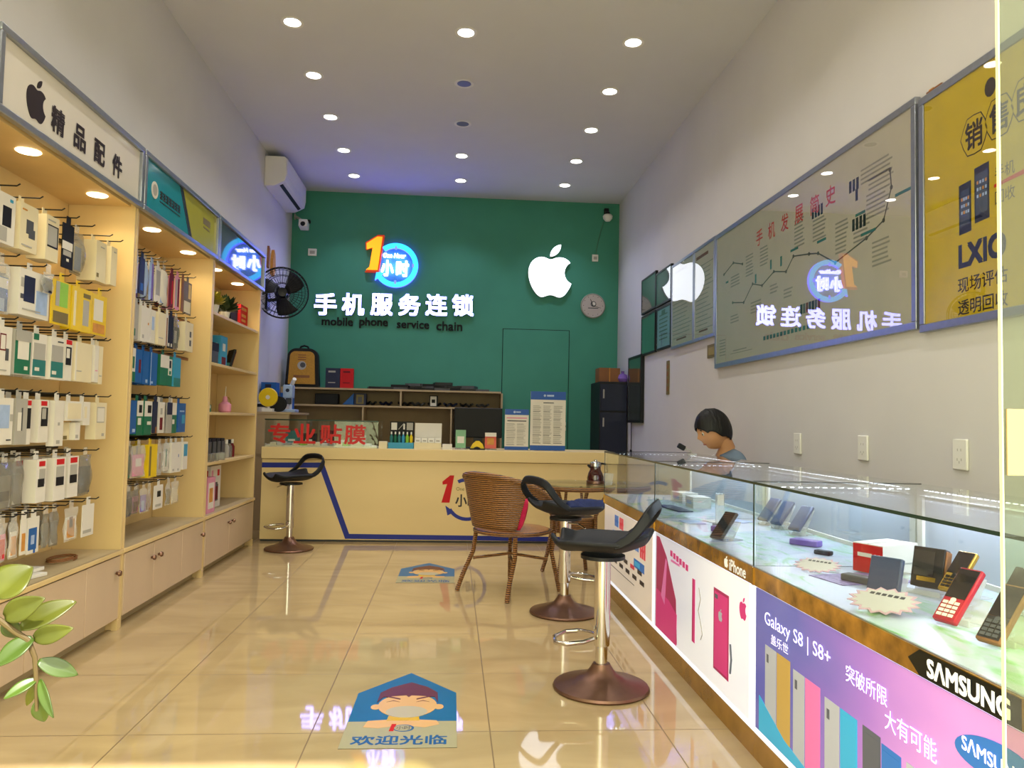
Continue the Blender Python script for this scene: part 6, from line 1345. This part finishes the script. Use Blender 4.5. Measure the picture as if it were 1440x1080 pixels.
for k in range(3):                                       # further branches of the same plant, outside the picture
    e = Vector((-1.05+random.uniform(-.25, .1), 1.25+random.uniform(-.2, .2), .78+.1*k)); pts = [Vector((-1.05, 1.25, .29)).lerp(e, q/5)+Vector((0, 0, .06*math.sin(q/5*3.1))) for q in range(6)]
    MB().tube(pts, .007, M_STEM, 7).build('stem', pp)
    for q in range(2, 6):
        for sgn in (-1, 1): leaf(pts[q], pts[q]+Vector((.02*sgn-.03, .085*sgn, .02)), .022, M_LEAF if q % 2 else M_LEAF2)
# ================================================================== person seated behind the counter
M_SKIN = mat('skin', 'c08a62', .5, var=.05); M_HAIR = mat('black_hair', '0d0b0b', .5, var=.3, scale=70, bump=.6, stretch=(1, 1, .2)); M_TOP = mat('blue_grey_jacket', '68788a', .85, var=.06); M_TROU = mat('dark_trousers', '23252c', .85, var=.1)
LS = thing('low_stool', 'low dark stool under the seated person behind the glass counters', 'stool', (1.81, 4.62, 0))
MB().lathe([(0, .335), (.15, .335), (.155, .35), (.145, .365), (0, .365)], (1.81, 4.62, 0), M_DGREY, 26).build('seat', LS)
for a in range(4):
    c, s_ = math.cos(a*1.5708+.78), math.sin(a*1.5708+.78)
    MB().tube([(1.81+.10*c, 4.62+.10*s_, .334), (1.81+.14*c, 4.62+.14*s_, .002)], .012, M_DGREY, 8).build('leg', LS)
pe = thing('person', 'black haired person in a blue grey top, seated behind the glass counters looking down', 'person', (1.81, 4.62, .366))
def skin(name, verts, edges, radii, m, root=0, sub=2, parent=None):
    me = bpy.data.meshes.new(name); inv = world(parent).inverted()
    me.from_pydata([tuple(inv@Vector(v)) for v in verts], edges, []); o = bpy.data.objects.new(name, me); COL.objects.link(o); o.parent = parent
    o.modifiers.new('skin', 'SKIN'); sv = me.skin_vertices[0].data
    for k, r in enumerate(radii):
        sv[k].radius = (r, r) if not isinstance(r, tuple) else r; sv[k].use_root = (k == root)
    sb_ = o.modifiers.new('smooth', 'SUBSURF'); sb_.levels = sub; sb_.render_levels = sub
    dg = bpy.context.evaluated_depsgraph_get(); ev = o.evaluated_get(dg); nm = bpy.data.meshes.new_from_object(ev)
    nm.materials.clear(); nm.materials.append(m); nm.polygons.foreach_set('use_smooth', [True]*len(nm.polygons)); nm.polygons.foreach_set('material_index', [0]*len(nm.polygons))
    o.modifiers.clear(); o.data = nm
    return o
# dressed trunk and arms: pelvis, belly, chest, neck base, then both arms bent towards the lap
V_ = [(1.815, 4.62, .485), (1.80, 4.62, .57), (1.765, 4.62, .715), (1.712, 4.62, .84), (1.675, 4.615, .905),
      (1.715, 4.475, .835), (1.72, 4.415, .68), (1.73, 4.40, .60), (1.69, 4.45, .585), (1.665, 4.48, .59),
      (1.715, 4.765, .835), (1.72, 4.825, .68), (1.73, 4.84, .60), (1.69, 4.79, .585), (1.665, 4.76, .59)]
E_ = [(0, 1), (1, 2), (2, 3), (3, 4), (3, 5), (5, 6), (6, 7), (7, 8), (8, 9), (3, 10), (10, 11), (11, 12), (12, 13), (13, 14)]
R_ = [(.14, .11), (.145, .11), (.15, .115), (.11, .095), .058, .06, .052, .045, .036, .033, .06, .052, .045, .036, .033]
skin('jacket', V_, E_, R_, M_TOP, 0, 2, pe)
V_ = [(1.815, 4.62, .475), (1.70, 4.54, .46), (1.52, 4.51, .46), (1.40+.06, 4.50, .44), (1.47, 4.50, .24), (1.49, 4.50, .07), (1.45, 4.50, .04), (1.40, 4.50, .03),
      (1.70, 4.70, .46), (1.52, 4.73, .46), (1.46, 4.74, .44), (1.47, 4.74, .24), (1.49, 4.74, .07), (1.45, 4.74, .04), (1.40+.0, 4.74, .03)]
V_ = [(x+.215 if i not in (0, 1, 8) else x, y, z) for i, (x, y, z) in enumerate(V_)]
E_ = [(0, 1), (1, 2), (2, 3), (3, 4), (4, 5), (5, 6), (6, 7), (0, 8), (8, 9), (9, 10), (10, 11), (11, 12), (12, 13), (13, 14)]
R_ = [.10, .085, .075, .06, .05, .04, .038, .03, .095, .075, .06, .05, .04, .038, .03]
skin('trousers', V_, E_, R_, M_TROU, 0, 2, pe)
# head: one surface with brow, nose and chin, tipped down towards the counter
hc = Vector((1.60, 4.60, 1.03)); Rh = Matrix.Rotation(math.radians(188), 3, 'Z') @ Matrix.Rotation(math.radians(22), 3, 'Y')
def hp(p): return hc+Rh@Vector(p)
def head(u, v):
    th = 2*math.pi*u; ph_ = math.pi*(v-.5); c = math.cos(ph_); x, y, z = c*math.cos(th), c*math.sin(th), math.sin(ph_)
    X, Y, Z = x*.098, y*.076, z*.118
    if z < 0: X *= 1-.12*(-z)**1.5*(1 if x < 0 else .4); Y *= 1-.30*(-z)**1.6
    if x > 0:
        f = math.exp(-(y/.16)**2)
        X += .022*f*math.exp(-((z+.10)/.16)**2)+.008*math.exp(-(y/.5)**2)*math.exp(-((z-.22)/.12)**2)+.010*f*math.exp(-((z+.78)/.14)**2)+.006*math.exp(-(y/.28)**2)*math.exp(-((z+.45)/.08)**2)
        X -= .008*(math.exp(-((y-.38)/.14)**2)+math.exp(-((y+.38)/.14)**2))*math.exp(-((z-.06)/.09)**2)
    return tuple(hp((X, Y, Z)))
b = MB().grid(head, 40, 28, M_SKIN)
b.tube([hp((-.035, 0, -.07)), hp((-.045, 0, -.13)), (1.675, 4.615, .86)], [.052, .050, .056], M_SKIN, 14)
for s_ in (-1, 1):
    b.lathe([(0, .014), (.014, .012), (.022, .002), (.016, -.008), (0, -.01)], hp((-.005, .076*s_, -.005)), M_SKIN, 12, R=Rh @ Matrix.Rotation(math.radians(-90*s_), 3, 'X') @ Matrix.Scale(1.5, 3, (0, 1, 0)))
b.build('head', pe)
e = MB()
for s_ in (-1, 1):
    e.lathe([(0, .004), (.010, .003), (.012, 0)], hp((.087, .029*s_, .008)), M_WHITE, 12, R=Rh @ Matrix.Rotation(math.radians(90), 3, 'Y'))
    e.lathe([(0, .0052), (.005, .0045), (.006, .002)], hp((.0875, .029*s_, .006)), M_MATT, 10, R=Rh @ Matrix.Rotation(math.radians(90), 3, 'Y'))
    e.band([hp((.094, (.015+.006*q)*s_, .030+.003*math.sin(q*.7))) for q in range(5)], Rh@Vector((0, 0, 1)), .006, .004, M_HAIR)
e.build('eyes', pe)
MB().band([hp((.0905-.0012*(q-2)**2, -.018+.009*q, -.060-.001*abs(q-2))) for q in range(5)], Rh@Vector((0, 0, 1)), .007, .005, mat('lips', 'a8685a', .5, var=.05)).build('mouth', pe)
def hair(u, v):
    th = 2*math.pi*u; face = max(0, math.cos(th)); lo = -.62+1.0*face**.8+.30*max(0, abs(math.sin(th))-.75)/.25+.05*math.sin(17*th)*math.sin(5*th+1)
    z = lo+(1-lo)*v; c = math.sqrt(max(0, 1-z*z)); k = 1.12+.028*math.sin(23*th)*math.sin(7*v)
    return tuple(hp((c*math.cos(th)*.100*k, c*math.sin(th)*.080*k, z*.122*k)))
MB().grid(hair, 44, 14, M_HAIR).build('hair', pe, solid=.006)
# hands resting in the lap, five fingers each, curled round a phone
def hand(c, s_):
    c = Vector(c); h = MB(); d = Vector((-.35, 1*s_, .1)).normalized(); sd = Vector((0, 0, 1)).cross(d).normalized()*s_; n = d.cross(sd)
    h.tube([c-d*.02, c+d*.02, c+d*.055, c+d*.075], [.026, .034, .036, .028], M_SKIN, 10)
    for q, L in enumerate((.060, .070, .066, .052)):
        o = c+d*.065+sd*(.026-.0175*q)
        h.tube([o, o+d*L*.45+Vector((0, 0, .006)), o+d*L*.75+Vector((0, 0, -.008)), o+d*L*.85+Vector((0, 0, -.024))], [.0088, .0084, .0078, .006], M_SKIN, 8)
    o = c+d*.015+sd*.03
    h.tube([o, o+sd*.022+d*.02, o+sd*.024+d*.05+Vector((0, 0, .012))], [.0105, .0098, .0075], M_SKIN, 8)
    h.build('hand', pe)
hand((1.66, 4.485, .592), 1); hand((1.66, 4.755, .592), -1)
